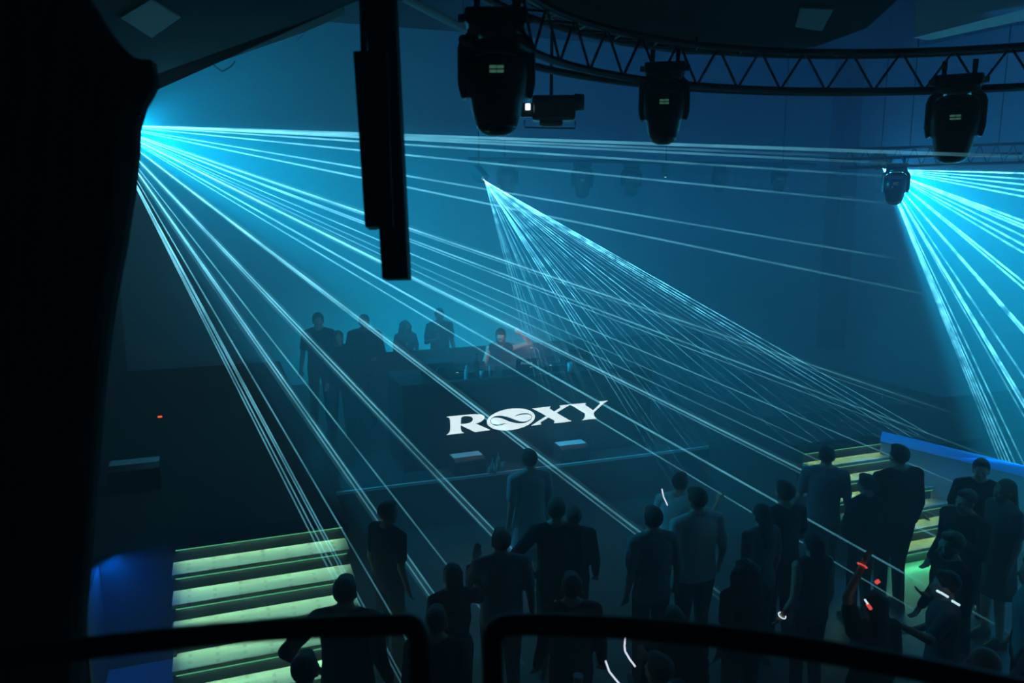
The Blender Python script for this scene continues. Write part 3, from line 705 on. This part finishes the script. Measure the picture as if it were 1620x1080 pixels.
# ------------------------------------------------------------------ people
ARMS = {  # elbow, wrist offsets from the shoulder for the right side (x outward, y forward, z up)
    'down': ((.035, -.03, -.29), (.045, .04, -.53)),
    'loose': ((.055, -.04, -.285), (.09, .07, -.51)),
    'drink': ((.07, .02, -.28), (-.03, .24, -.20)),
    'low_hold': ((.07, .02, -.29), (-.02, .22, -.34)),
    'akimbo': ((.22, -.08, -.22), (.04, .04, -.42)),
    'raised': ((.17, .10, .18), (.12, .20, .42)),
    'reach': ((.16, .14, -.14), (.16, .38, -.05)),
    'phone': ((.08, .10, -.24), (.0, .30, -.08)),
    'deck': ((.10, .06, -.28), (.02, .27, -.42)),
    'up': ((.06, .04, .27), (-.10, .10, .50)),
    'headtouch': ((.28, .06, .08), (.12, .14, .25)),
}
PJ = {}
def person(label, loc, face=0.0, h=1.75, arms=('down', 'down'), top=(0.02, 0.02, 0.025), bottom=(0.015, 0.015, 0.02), hair='short', hairm=None, skin=None,
           sleeves='short', dress=False, lean=0.0, head=(0, 0), voxel=.013, build=1.0, hold=None, glasses=False, beard=False, step=0.0, group=None, shoes=None, topless=False):
    k = h/1.75; fem = hair in ('long', 'curly', 'bun')
    root = empty('person', loc, math.radians(face), label=label, cat='person', group=group)
    skin = skin or M_SKIN; hairm = hairm or M_HAIRD
    V = lambda x, y, z: Vector((x*k, (y+max(0, z-.95)*math.tan(math.radians(lean)))*k, z*k))
    sw = (.165 if fem else .182)*build
    J = {}
    for s in (-1, 1):
        J['hip', s] = V(s*.088*build, 0, .93); J['knee', s] = V(s*.10, .02+s*step*.5, .50); J['ank', s] = V(s*.115, -.02+s*step, .085)
        J['sh', s] = V(s*sw, 0, 1.43)
        e, w_ = ARMS[arms[0 if s < 0 else 1]]
        J['el', s] = J['sh', s]+Vector((s*e[0], e[1], e[2]))*k; J['wr', s] = J['sh', s]+Vector((s*w_[0], w_[1], w_[2]))*k
    HC = V(0, .02, 1.612)
    hr = Matrix.Rotation(math.radians(head[0]), 3, 'Z') @ Matrix.Rotation(math.radians(head[1]), 3, 'X')
    hp = lambda x, y, z: HC + hr @ (Vector((x, y, z))*k)
    # body: one continuous surface
    b = NB()
    tw = (.125 if fem else .145)*build
    loft(b, [(V(0, 0, .86), .10*k*build, .075*k), (V(0, 0, .93), (.165 if fem else .155)*k*build, .105*k), (V(0, 0, 1.0), .155*k*build, .10*k), (V(0, .005, 1.10), tw*.93*k, .088*k), (V(0, .01, 1.22), .15*k*build, .10*k),
             (V(0, .01, 1.33), (sw-.02)*k, .115*k), (V(0, 0, 1.41), (sw-.02)*k, .095*k), (V(0, -.005, 1.46), (sw-.08)*k, .07*k), (V(0, 0, 1.50), .06*k, .055*k)])
    capsule(b, V(0, -.005, 1.44), V(0, .012, 1.56), .062*k, .056*k)
    for s in (-1, 1): capsule(b, V(s*.02, -.01, 1.50), V(s*(sw-.03), -.005, 1.435), .055*k, .058*k)
    for s in (-1, 1):
        capsule(b, J['hip', s], J['knee', s], .085*k*build, .055*k); capsule(b, J['knee', s], J['ank', s], .054*k, .036*k)
        capsule(b, J['knee', s]+Vector((0, -.018, -.08))*k, J['knee', s]+Vector((0, -.015, -.2))*k, .05*k, .042*k)
        capsule(b, J['ank', s]+Vector((0, -.01, -.035))*k, J['ank', s]+Vector((s*.015, .13, -.055))*k, .037*k, .027*k)
        ball(b, J['sh', s], (.062*k,)*3)
        capsule(b, J['sh', s], J['el', s], .052*k*build, .040*k); capsule(b, J['el', s], J['wr', s], .040*k, .026*k)
        d = (J['wr', s]-J['el', s]).normalized(); x, y = frame(d)
        side = Vector((-s, 0.3, 0)); side = (side-d*side.dot(d)).normalized(); nrm = d.cross(side)
        pc = J['wr', s]+d*.045*k
        ball(b, pc, (.024*k, .036*k, .05*k), Matrix((nrm, side, d)).transposed())
        gripping = (hold and hold.get(s)) or arms[0 if s < 0 else 1] in ('headtouch',)
        for f in range(4):
            o_ = side*((f-1.5)*.019*k); L = (.036, .042, .039, .031)[f]*k
            p0_ = pc+d*.038*k+o_
            c1 = .35 if not gripping else 1.0; c2 = .7 if not gripping else 2.0
            sg = nrm*(1 if s > 0 else -1)
            p1_ = p0_+(d*math.cos(c1)+sg*math.sin(c1))*L; p2_ = p1_+(d*math.cos(c2)+sg*math.sin(c2))*L*.85
            tube(b, [p0_-d*.02*k, p0_, p1_, p2_], [.0095*k, .0095*k, .0088*k, .0075*k], 8)
        tube(b, [pc-d*.02*k+side*.02*k, pc+side*.042*k+d*.012*k, pc+side*.05*k+d*.045*k], [.012*k, .0105*k, .0085*k], 8)
    # head with face
    ball(b, hp(0, -.008, .025), (.076*k, .094*k, .098*k), hr, 3)
    ball(b, hp(0, .022, -.045), (.058*k, .062*k, .066*k), hr)
    ball(b, hp(0, .06, -.088), (.028*k, .024*k, .02*k), hr)
    for s in (-1, 1):
        ball(b, hp(s*.078, -.005, -.005), (.010*k, .020*k, .032*k), hr); ball(b, hp(s*.036, .072, -.025), (.02*k, .016*k, .02*k), hr)
        ball(b, hp(s*.032, .083, .022), (.024*k, .012*k, .009*k), hr)
    tube(b, [hp(0, .086, .014), hp(0, .102, -.012), hp(0, .112, -.028), hp(0, .09, -.036)], [.008*k, .011*k, .015*k, .010*k], 8)
    for z, r_ in ((-.056, .007), (-.068, .008)): tube(b, [hp(-.024, .083, z), hp(0, .092, z), hp(.024, .083, z)], r_*k, 8)
    remesh(obj('body', b, skin, root), voxel*.85, 2)
    for s in (-1, 1):
        eb = ball(NB(), hp(s*.030, .082, .004), (.011*k, .008*k, .008*k), hr); obj('eye', eb, M_PALE, root)
    # hair
    b = NB()
    if hair != 'bald':
        ball(b, hp(0, -.022, .042), (.087*k, .098*k, .098*k), hr, 3)
        if hair == 'short': ball(b, hp(0, .03, .10), (.062*k, .06*k, .035*k), hr)
        if hair == 'long' or hair == 'curly':
            w2 = 1.35 if hair == 'curly' else 1.0
            L = .30 if hair == 'long' else .33
            for i in range(7):
                t = i/6; z = .05-t*L
                ball(b, hp(0, -.055-.01*i, z), (.088*k*w2*(1+.25*t if w2 > 1 else 1-.1*t), .058*k*w2, .06*k), hr)
                if w2 > 1 and i > 0:
                    for s in (-1, 1): ball(b, hp(s*(.085+.02*t)+random.uniform(-.01, .01), -.01, z+.02), (.042*k, .05*k, .045*k), hr)
        if hair == 'bun': ball(b, hp(0, -.07, .13), (.045*k,)*3, hr)
        if hair == 'cap':
            ball(b, hp(0, .09, .075), (.06*k, .055*k, .012*k), hr)
        ho = obj('hair' if hair != 'cap' else 'cap', b, hairm, root); remesh(ho, .016*k, 1)
        if hair == 'curly':
            tx = bpy.data.textures.new('curls', 'CLOUDS'); tx.noise_scale = .035
            dm = ho.modifiers.new('curls', 'DISPLACE'); dm.texture = tx; dm.strength = .035
    else: b.free()
    if beard:
        b = NB(); ball(b, hp(0, .038, -.078), (.060*k, .058*k, .055*k), hr)
        for s in (-1, 1): ball(b, hp(s*.058, .02, -.045), (.016*k, .035*k, .04*k), hr)
        tube(b, [hp(-.028, .094, -.05), hp(0, .102, -.046), hp(.028, .094, -.05)], .008*k, 8)
        remesh(obj('beard', b, hairm, root), .010, 1)
    if glasses:
        g_ = NB()
        for s in (-1, 1):
            c_ = [hp(s*.034+.026*math.cos(a), .108, .004+.019*math.sin(a)) for a in [2*PI*i/12 for i in range(13)]]
            tube(g_, c_, .0042*k, 6); tube(g_, [hp(s*.06, .105, .008), hp(s*.084, .0, .008)], .004*k, 6)
        tube(g_, [hp(-.01, .11, .008), hp(.01, .11, .008)], .004*k, 6)
        obj('eyeglasses', g_, M_HOUSING, root)
    # clothes
    def cm(c): return mat('cloth_%d_%d_%d' % tuple(int(v*1000) for v in c), c, .85, bump=.25, bscale=55, spec=.15)
    b = NB(); q = .014
    hem = .88 if not dress else .55
    sec = [(V(0, 0, hem), (.185 if not dress else .23)*k*build, (.125 if not dress else .17)*k)]
    if dress: sec += [(V(0, 0, .75), .20*k*build, .145*k)]
    sec += [(V(0, 0, .94), (.165+q+.006)*k*build, (.115+q)*k), (V(0, 0, 1.02), (.16+q)*k*build, (.108+q)*k), (V(0, .005, 1.10), (tw+q+(.012 if not fem else 0))*k, (.10+q)*k), (V(0, .01, 1.22), (.155*build+q)*k, (.108+q)*k),
            (V(0, .01, 1.33), (sw-.02+q)*k, (.12+q)*k), (V(0, 0, 1.41), (sw-.02+q)*k, (.10+q)*k), (V(0, -.005, 1.465), (sw-.085+q)*k, (.073+q)*k)]
    if topless is False:
        sec += [(V(0, 0, 1.488), .07*k, .066*k)]
    loft(b, sec)
    for s in (-1, 1): capsule(b, V(s*.045, -.01, 1.478), V(s*(sw-.03), -.005, 1.438), .062*k, .068*k)
    for s in (-1, 1):
        if sleeves == 'none':
            ball(b, J['sh', s]+Vector((-s*.02, 0, .0))*k, (.068*k, .070*k, .066*k)); continue
        ball(b, J['sh', s], (.072*k, .074*k, .068*k))
        if sleeves == 'short': capsule(b, J['sh', s], J['sh', s].lerp(J['el', s], .68), .068*k, .064*k)
        else:
            capsule(b, J['sh', s], J['el', s], .068*k, .056*k); capsule(b, J['el', s], J['el', s].lerp(J['wr', s], .92), .056*k, .042*k)
    remesh(obj('dress' if dress else ('jacket' if sleeves == 'long' else 'shirt'), b, cm(top), root), voxel, 3)
    if not dress:
        b = NB(); loft(b, [(V(0, 0, .84), .14*k*build, .10*k), (V(0, 0, .93), .168*k*build, .116*k), (V(0, 0, 1.03), .156*k*build, .11*k)])
        for s in (-1, 1):
            capsule(b, J['hip', s], J['knee', s], .098*k*build, .070*k); capsule(b, J['knee', s], J['ank', s]+Vector((0, 0, .02)), .068*k, .058*k)
        remesh(obj('trousers', b, cm(bottom), root), voxel, 3)
    for s in (-1, 1):
        b = NB(); a_ = J['ank', s]
        loft(b, [((a_.x+s*.008, a_.y+.055*k, 0.001), .044*k, .135*k), ((a_.x+s*.008, a_.y+.055*k, .03*k), .047*k, .137*k), ((a_.x+s*.005, a_.y+.03*k, .06*k), .043*k, .10*k), ((a_.x, a_.y+.0*k, .10*k), .040*k, .052*k)], 18)
        obj('shoe', b, shoes or M_SHOE, root, smooth=True)
    PJ[root.name] = J
    # things in the hand belong to no body: separate top-level objects
    if hold:
        M_ = Matrix.Translation(Vector(loc)) @ Matrix.Rotation(math.radians(face), 4, 'Z')
        for s, what in hold.items():
            d = (J['wr', s]-J['el', s]).normalized(); pc = J['wr', s]+d*.075*k
            side = Vector((-s, 0.3, 0)); side = (side-d*side.dot(d)).normalized(); nrm = d.cross(side)*(1 if s > 0 else -1)
            wp = M_ @ (pc+nrm*.035*k)
            kind_, lab_ = what
            if kind_ == 'glass':
                g_ = empty('drinking_glass', wp+Vector((0, 0, -.055)), label=lab_, cat='glass'); obj('cup', lathe(NB(), [(.026, 0), (.034, .12)], n=14), M_GLASSY, g_, smooth=True); obj('rim', lathe(NB(), [(.034, .12), (.036, .123), (.034, .126)], n=14), M_GLASSY, g_)
            if kind_ == 'phone':
                g_ = empty('phone', wp, math.radians(face), label=lab_, cat='phone'); obj('case', box(NB(), (0, 0, 0), (.075, .011, .15)), M_HOUSING, g_, bevel=.004); obj('camera_lens', lathe(NB(), [(.008, 0), (.008, .003)], (.02, .006, .05), 12, Matrix.Rotation(-PI/2, 3, 'X')), M_CHROME, g_)
    return root
def pfloor(px, py, h, base=0.0, k=.93):
    """floor point under a head seen at that pixel"""
    p = at_z(px, py, base+h*k); return (p.x, p.y, base+.002)
def toward(p, q): return math.degrees(math.atan2(-(q[0]-p[0]), q[1]-p[1]))
STG = (4.2, 12.0)
def crowd(label, px, py, h=1.75, turn=0, **kw):
    p = pfloor(px, py, h); return person(label, p, toward(p, STG)+turn, h, **kw)
GR = (.22, .25, .28); WH = (.55, .58, .60)
# on the stage
p = pfloor(783, 527, 1.80, STZ); DJP = p = (p[0], 12.02 if p[1] > 12.02 else p[1], p[2]); print('dj', p)
person('DJ with glasses and beard in a dark sleeveless top, one arm raised', p, 168, 1.80, arms=('headtouch', 'deck'), sleeves='none', top=(.012, .013, .016), glasses=True, beard=True, head=(-8, -14), voxel=.010, topless=True)
BK = 14.35
for lab, px, py, h, a, kw in (
    ('tall dim man standing far left on the stage, left of the others', 503, 499, 1.85, 175, dict(arms=('drink', 'loose'), hold={-1: ('glass', 'glass in the hand of the far left stage man')})),
    ('short dim person with long hair, second from left on the stage', 535, 530, 1.62, 170, dict(hair='long', arms=('down', 'down'), sleeves='long')),
    ('broad dim man third from left on the stage, head bowed', 576, 505, 1.80, 165, dict(build=1.12, arms=('low_hold', 'low_hold'), sleeves='long', head=(0, -12))),
    ('woman with long curly hair holding a drink behind the barrier', 641, 512, 1.68, 190, dict(hair='curly', arms=('drink', 'drink'), skin=M_SKIN2, top=(.10, .11, .12), hold={1: ('glass', 'glass held by the curly haired woman')})),
    ('man in a dark t-shirt holding a drink behind the barrier, nearest the DJ', 695, 494, 1.82, 180, dict(arms=('loose', 'drink'), hold={1: ('glass', 'glass held by the man standing nearest the DJ')}))):
    z = STZ; q = at_z(px, py+4, z+h*.93)
    yy = BK if px > 600 else {503: 13.5, 535: 12.95, 576: 13.55}[px]
    d_ = at_y(px, py+4, yy); hh = h
    hh = max(1.5, min(2.0, (d_.z-z)/.93))
    person(lab, (d_.x, d_.y, z+.002), a, hh, voxel=.014, **kw)
# in front of the stage and on the dance floor
crowd('tall person in a long pale tunic standing at the stage front', 838, 728, 1.80, turn=12, top=(.30, .34, .38), dress=True, arms=('down', 'down'), bottom=GR)
crowd('man in a dark jacket from behind, left of the dark pair at lower centre', 880, 808, 1.78, sleeves='long', arms=('akimbo', 'down'), turn=-5)
crowd('dark clothed person right behind the jacketed man, right head of the dark pair', 908, 818, 1.58, arms=('loose', 'loose'), sleeves='long')
crowd('person in a grey shirt with shoulder straps seen from behind, lower centre', 793, 858, 1.74, top=(.17, .19, .21), arms=('phone', 'loose'), turn=8, build=1.08)
crowd('woman with long hair and raised forearm, left of the grey shirt', 716, 912, 1.62, hair='long', arms=('loose', 'reach'), top=(.05, .05, .06), turn=25)
crowd('person in black whose shoulders rise over the left handrail corner', 690, 985, 1.66, arms=('down', 'down'), sleeves='long')
crowd('person leaning forward in a pale t-shirt with a bright laser line on it', 1068, 772, 1.70, top=WH, arms=('loose', 'reach'), lean=14, turn=-50)
crowd('short haired man in a grey tee, in front of the leaning pale shirt', 1034, 822, 1.76, top=(.22, .25, .28), arms=('down', 'loose'))
crowd('man in a loose white shirt seen from behind, centre right of the crowd', 1104, 792, 1.82, top=WH, arms=('loose', 'loose'), build=1.15, head=(15, -8))
crowd('dark clothed person with raised face left of the right steps', 1243, 780, 1.78, arms=('loose', 'drink'), top=(.03, .035, .04), turn=-8)
crowd('slim dim person in a pale top between the white shirt and the steps', 1206, 815, 1.66, arms=('down', 'down'), top=(.12, .14, .16), hair='long')
crowd('man in a blue tee in profile in front of the green lit steps', 1308, 722, 1.80, arms=('low_hold', 'loose'), top=(.16, .19, .24), bottom=(.06, .07, .08), turn=-62)
crowd('shorter dark clothed woman with short hair before the green steps', 1372, 766, 1.64, arms=('akimbo', 'loose'), sleeves='long', turn=-15)
crowd('large man in black with wide shoulders before the green steps', 1424, 722, 1.90, arms=('down', 'down'), sleeves='long', build=1.2, turn=-30)
crowd('woman in a tank top with bare arms, hair tied up, right of centre', 1288, 860, 1.66, hair='long', sleeves='none', arms=('loose', 'down'), top=(.03, .03, .035), turn=-5)
crowd('person with big dark hair, glittering item in hand, lower right of centre', 1180, 905, 1.66, hair='curly', arms=('down', 'reach'))
crowd('long haired woman with red glints on her hair, lower right', 1385, 958, 1.66, hair='long', arms=('up', 'down'), top=(.02, .02, .022), turn=-10, voxel=.011)
crowd('person with close cropped fair hair near the blue floor, right', 1508, 862, 1.74, hair='short', hairm=M_HAIRL, arms=('drink', 'loose'), sleeves='long', turn=60)
crowd('dancer with arm stretched out and reflective glasses, lower right', 1500, 925, 1.66, arms=('reach', 'low_hold'), turn=40, top=(.06, .07, .08))
crowd('dark haired head by the blue low wall, far right', 1552, 742, 1.76, arms=('drink', 'drink'), turn=100)
crowd('wide dark clothed person in front of the blue low wall', 1530, 792, 1.74, arms=('phone', 'loose'), sleeves='long', build=1.12, turn=70)
crowd('tall woman with fair long hair in a slim dress, far right', 1592, 776, 1.76, hair='long', hairm=M_HAIRL, top=(.09, .10, .11), dress=True, turn=50)
crowd('person cut by the right picture edge in a pale long sleeved top', 1640, 905, 1.72, arms=('loose', 'loose'), sleeves='long', top=(.3, .33, .35), turn=30)
crowd('bald man at the very bottom right corner, nearest the balcony', 1562, 1052, 1.76, hair='bald', sleeves='long', turn=20)
crowd('person in black at the lower middle, behind the right handrail', 1068, 985, 1.60, sleeves='long', arms=('loose', 'loose'))
crowd('dark person at the bottom middle beside the bright laser streaks', 905, 930, 1.68, arms=('loose', 'loose'), sleeves='long')
crowd('person bending over a glass below the right handrail', 1045, 1062, 1.66, arms=('reach', 'reach'), top=(.05, .06, .10), turn=30, hold={-1: ('glass', 'round glass catching light below the right handrail')})
crowd('dark clothed man with hand on hip in front of the left steps', 545, 938, 1.80, sleeves='long', arms=('akimbo', 'loose'), build=1.08, turn=5)
crowd('round headed person nearest the balcony at the foot of the left steps', 480, 1062, 1.72, sleeves='long', arms=('loose', 'down'), turn=-10, head=(20, 0))
crowd('dim person left of the stage front in the dark', 612, 812, 1.70, arms=('down', 'down'), top=(.006, .006, .006), bottom=(.006, .006, .006), skin=M_SKIN2, turn=-30)

# laser glints painted as small glowing tubes on hair, glasses, cloth and bracelets
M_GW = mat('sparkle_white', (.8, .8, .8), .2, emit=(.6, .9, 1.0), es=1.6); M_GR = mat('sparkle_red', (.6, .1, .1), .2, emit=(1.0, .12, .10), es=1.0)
def near(root, px, py, dz=-.12):
    dep = (Vector(root.location)+Vector((0, 0, 1.3))-EYE).dot(FW)+dz
    return root.matrix_basis.inverted() @ at_d(px, py, dep)
def find(txt): return next(o for o in bpy.data.objects if o.name.startswith('person') and txt in o.get('label', ''))
bpy.context.view_layer.update()
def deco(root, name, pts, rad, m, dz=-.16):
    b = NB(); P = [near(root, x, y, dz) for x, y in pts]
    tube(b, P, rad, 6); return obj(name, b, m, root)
wn = find('long haired woman with red glints')
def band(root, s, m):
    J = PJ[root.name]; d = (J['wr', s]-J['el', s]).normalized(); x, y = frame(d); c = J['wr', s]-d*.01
    b = NB(); tube(b, [c+(x*math.cos(a)+y*math.sin(a))*.034 for a in [2*PI*i/14 for i in range(15)]], .0055, 6); return obj('glint_bracelet', b, m, root)  # its glow stands in for a laser glint at the wrist
band(wn, -1, M_GR); deco(wn, 'hair_glint', [(1385, 922), (1391, 918)], .014, M_GR, -.2)  # glowing tubes painted as red and white laser glints on the hair
deco(wn, 'hair_glint', [(1368, 948), (1373, 955)], .007, M_GW, -.2); deco(wn, 'hair_glint', [(1372, 955), (1378, 963)], .013, M_GR, -.2)
dn = find('dancer with arm'); deco(dn, 'sunglasses_glint', [(1482, 934), (1490, 938), (1500, 944)], .009, M_GW, -.2); deco(dn, 'sunglasses_glint', [(1506, 950), (1518, 957)], .009, M_GW, -.2)  # white streaks painted as the reflection on the glasses
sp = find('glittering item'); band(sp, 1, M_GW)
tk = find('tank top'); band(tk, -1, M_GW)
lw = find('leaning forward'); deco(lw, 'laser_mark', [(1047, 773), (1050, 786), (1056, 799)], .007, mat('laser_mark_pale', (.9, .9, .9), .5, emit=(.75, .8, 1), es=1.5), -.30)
bg = find('bending over a glass')
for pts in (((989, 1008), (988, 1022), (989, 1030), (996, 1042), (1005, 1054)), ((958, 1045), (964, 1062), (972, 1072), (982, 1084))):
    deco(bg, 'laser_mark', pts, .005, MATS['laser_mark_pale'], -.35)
# ------------------------------------------------------------------ lasers
def beam_mat(name, col, s, sc=2.2, lo=.55, hi=1.4):
    m = bpy.data.materials.new(name); m.use_nodes = True; nt = m.node_tree; L = nt.links
    nt.nodes.remove(nt.nodes['Principled BSDF']); out = nt.nodes['Material Output']
    at = nt.nodes.new('ShaderNodeAttribute'); at.attribute_name = 'glow'
    tc = nt.nodes.new('ShaderNodeTexCoord'); n = nt.nodes.new('ShaderNodeTexNoise'); n.inputs['Scale'].default_value = sc; n.inputs['Detail'].default_value = 5
    L.new(tc.outputs['Object'], n.inputs['Vector'])
    mr = nt.nodes.new('ShaderNodeMapRange'); mr.inputs['From Min'].default_value = .3; mr.inputs['From Max'].default_value = .7; mr.inputs['To Min'].default_value = lo; mr.inputs['To Max'].default_value = hi
    L.new(n.outputs['Fac'], mr.inputs['Value'])
    mu = nt.nodes.new('ShaderNodeMath'); mu.operation = 'MULTIPLY'; L.new(at.outputs['Fac'], mu.inputs[0]); L.new(mr.outputs[0], mu.inputs[1])
    m2 = nt.nodes.new('ShaderNodeMath'); m2.operation = 'MULTIPLY'; L.new(mu.outputs[0], m2.inputs[0]); m2.inputs[1].default_value = s
    em = nt.nodes.new('ShaderNodeEmission'); em.inputs['Color'].default_value = (*col, 1); L.new(m2.outputs[0], em.inputs['Strength'])
    tr_ = nt.nodes.new('ShaderNodeBsdfTransparent'); ad = nt.nodes.new('ShaderNodeAddShader')
    L.new(em.outputs[0], ad.inputs[0]); L.new(tr_.outputs[0], ad.inputs[1]); L.new(ad.outputs[0], out.inputs['Surface'])
    m.cycles.emission_sampling = 'NONE'
    return m
M_BEAM = beam_mat('laser_light', (0.13, 0.52, 0.70), 1.0)
M_BEAM2 = beam_mat('laser_light_in_smoke', (0.10, 0.56, 0.80), 1.0, 7.0, .15, 2.1)
def beam(root, src, end, rad, g0, g1, pw=1.0, m=None):
    b = NB(); n = 14; lay = b.verts.layers.float.new('glow'); rings = []
    src = Vector(src); end = Vector(end); d = end-src; x, y = frame(d); L = d.length
    for i in range(n+1):
        t = i/n; t = t*t*.6+t*.4; p = d*t; r = rad*(.35+.65*min(1, t*L/3.0))
        fo = g0*((1-t)**pw) + g1*t
        fo *= 0.72+2.6/(1.0+t*L*t*L*.35)
        if t > .93: fo *= max(0.0, (1-t)/.07)
        ring = []
        for j in range(6):
            v = b.verts.new(p+(x*math.cos(PI*j/3)+y*math.sin(PI*j/3))*r); v[lay] = fo; ring.append(v)
        rings.append(ring)
    for i in range(n):
        for j in range(6): b.faces.new((rings[i][j], rings[i][(j+1) % 6], rings[i+1][(j+1) % 6], rings[i+1][j]))
    o = obj('laser_beam', b, m or M_BEAM, root, smooth=True)
    return o
def projector(src, aim, lab):
    r = empty('laser_projector', src, label=lab, cat='laser projector')
    d = (Vector(aim)-Vector(src)).normalized(); x, y = frame(d)
    R = Matrix((x, y, d)).transposed()
    b = box(NB(), R @ Vector((0, 0, -.16)), (.22, .16, .26), R); obj('housing', b, M_HOUSING, r, bevel=.01)
    b = lathe(NB(), [(.012, -.03), (.012, -.02)], n=12, rot=R); obj('aperture', b, mat('laser_aperture', (1, 1, 1), .4, emit=(.5, .9, 1), es=4), r)
    b = NB(); tube(b, [Vector((0, 0, .05))-d*.16, Vector((0, 0, ZC-src.z))-d*.16], .012, 6); obj('drop_rod', b, M_TRUSS, r)
    return r
def floor_walk(src_px, q_px, yfloor, xmax=1660):
    """where the picture line src->q reaches the dance floor at depth yfloor"""
    sx, sy = src_px; qx, qy = q_px; L = math.hypot(qx-sx, qy-sy); dx, dy = (qx-sx)/L, (qy-sy)/L
    t = 300
    while t < 2500:
        x, y = sx+dx*t, sy+dy*t
        if y > 480:
            p = at_z(x, y, 0)
            if 0 < p.y <= yfloor: return p
        if x > xmax and y < 480: break
        t += 4
    return at_d(x, y, 8)
# left laser: (far pixel, end, radius, strength)
PL = (165, 197)
def ext(q, x=None, y=None):
    k = (x-PL[0])/(q[0]-PL[0]) if x is not None else (y-PL[1])/(q[1]-PL[1])
    return (PL[0]+(q[0]-PL[0])*k, PL[1]+(q[1]-PL[1])*k)
pl1 = projector(SRC_L, at_z(900, 800, 0), 'laser projector behind the black drape, upper left, throwing the widest fan')
def LB(q, e, r=.009, g0=1.0, g1=.3): beam(pl1, SRC_L*0, e-SRC_L, r, g0, g1)
for q, xe, d, g1 in (((1080, 229), 1700, 4.6, .18), ((1080, 242), 1500, 7.0, .05), ((1080, 257.5), 1440, 8.0, .08), ((1080, 289), 1440, 8.5, .1), ((1080, 352), 1480, 8.5, .1), ((1080, 386), 1500, 8.0, .1), ((1080, 236), 1350, 7.5, .03)):
    x, y = ext(q, x=xe); LB(q, at_d(x, y, d), .012, 1.0, g1)
for q, xe, h, g in (((1080, 508), 1520, 1.2, 1.2), ((1080, 514), 1500, 1.0, .5), ((1080, 540), 1600, .8, 1.1), ((1080, 547), 1500, .9, .9), ((1080, 582), 1640, .4, .9), ((1080, 608), 1430, .5, .55), ((1080, 627), 1600, .1, .5),
                    ((1080, 650), 1620, .0, 1.6), ((1080, 655), 1450, .1, .7), ((1080, 710), 1640, .0, 1.1), ((1027, 713), 1540, .0, .9), ((853, 720), 1190, .0, 1.2), ((846, 722), 1170, .0, .8)):
    x, y = ext(q, x=xe); LB(q, at_z(x, y, h), .011 if g > 1 else .008, g, .16)
    if g > 1.15: LB(q, at_z(x, y, h), .045, .10, .02)  # wider dim tube paints a soft glow around the beam
for q, ye, g in (((668, 720), 975, 1.1), ((660, 722), 975, .8), ((533, 720), 1045, 1.2), ((526, 720), 1060, .8), ((572, 720), 1060, .6), ((472, 720), 1150, .7), ((447, 720), 1150, .9), ((443, 720), 1150, .8), ((435, 720), 1150, .9), ((429, 720), 1150, .8)):
    x, y = ext(q, y=ye); LB(q, at_z(x, y, 0.0), .0085, g, .12)
    if g > 1: LB((q[0]-10, q[1]), at_z(x-8, y, 0.0), .05, .10, .03)  # wide dim tube alongside, painted glow in the haze
# right laser
PL = (1398, 268)
pl2 = projector(SRC_R, at_z(1600, 800, 0), 'laser projector behind the small moving head, upper right')
def to_wall(src, p):
    d = p-src; ts = [1e9]
    for k, lim in ((0, XR-.01), (1, YN+.01), (2, .01)):
        if abs(d[k]) > 1e-6:
            t = (lim-src[k])/d[k]
            if t > 0: ts.append(t)
    return src+d*min(ts)
for yy, g in ((274, 1.6), (283, .9), (292, 1.1), (302, 1.0), (311, 1.0), (350, 1.8), (356, 1.3), (361, 1.0), (374, .8), (388, 1.2), (400, .7), (447, 1.4), (456, 1.0), (520, 1.4), (526, .8), (596, .5), (634, 1.0), (642, .7)):
    x, y = ext((1620, yy), x=1720); beam(pl2, SRC_R*0, to_wall(SRC_R, at_d(x, y, 9.0))-SRC_R, .012, g*1.5, .9*g, 1.0, M_BEAM2)
for xx, g in ((1613, .7), (1600, .8), (1593, .9), (1588, .7), (1583, .8), (1578, .5), (1655, .5), (1665, .6)):
    x, y = ext((xx, 720), y=860); beam(pl2, SRC_R*0, at_z(x, y, 0.0)-SRC_R, .010, g*1.6, .35*g, 1.0, M_BEAM2)
# stage laser
PL = (767, 286)
pl3 = projector(SRC_C, at_z(1200, 800, 0), 'small laser projector high over the DJ, centre of the picture')
for i, s in enumerate((3.9, 3.6, 3.45, 3.2, 2.95, 2.5, 2.42, 2.3, 2.1, 2.05, 1.83, 1.62, 1.55, 1.5, 1.45, 1.3, 1.26, 1.2, 1.12, 1.08, 1.0, .95, .92, .86, .82, .78, .74, .70,      .67, .65, .63, .612, .60, .585, .57)):
    e = floor_walk(PL, (767+100, 286+100*s), 7.6 + (.9 if s > 2 else 0)); g = .75 if s > .62 else 1.0
    g *= random.choice((.25, .35, .5, 1.1)) if s > .66 else random.uniform(.5, 1.2)
    beam(pl3, SRC_C*0, e-SRC_C, .006 if s > .66 else .0075, g*(2.6 if s > .66 else 2.2), .0 if s > .8 else .06, 2.6 if s > .62 else 1.8, M_BEAM2)

# ------------------------------------------------------------------ haze that fills the room
b = bxb(NB(), (XL-.6, YN-.6, -.6), (XR+.6, YB+.6, ZC+.6))
mh = bpy.data.materials.new('room_haze'); mh.use_nodes = True; nt = mh.node_tree
nt.nodes.remove(nt.nodes['Principled BSDF'])
sc_ = nt.nodes.new('ShaderNodeVolumeScatter'); sc_.inputs['Color'].default_value = (0.9, 0.95, 1, 1); sc_.inputs['Density'].default_value = 0.082; sc_.inputs['Anisotropy'].default_value = 0.0
nt.links.new(sc_.outputs[0], nt.nodes['Material Output'].inputs['Volume'])
tag(obj('haze', b, mh), 'thin theatrical haze filling the whole room', 'haze', kind='stuff')
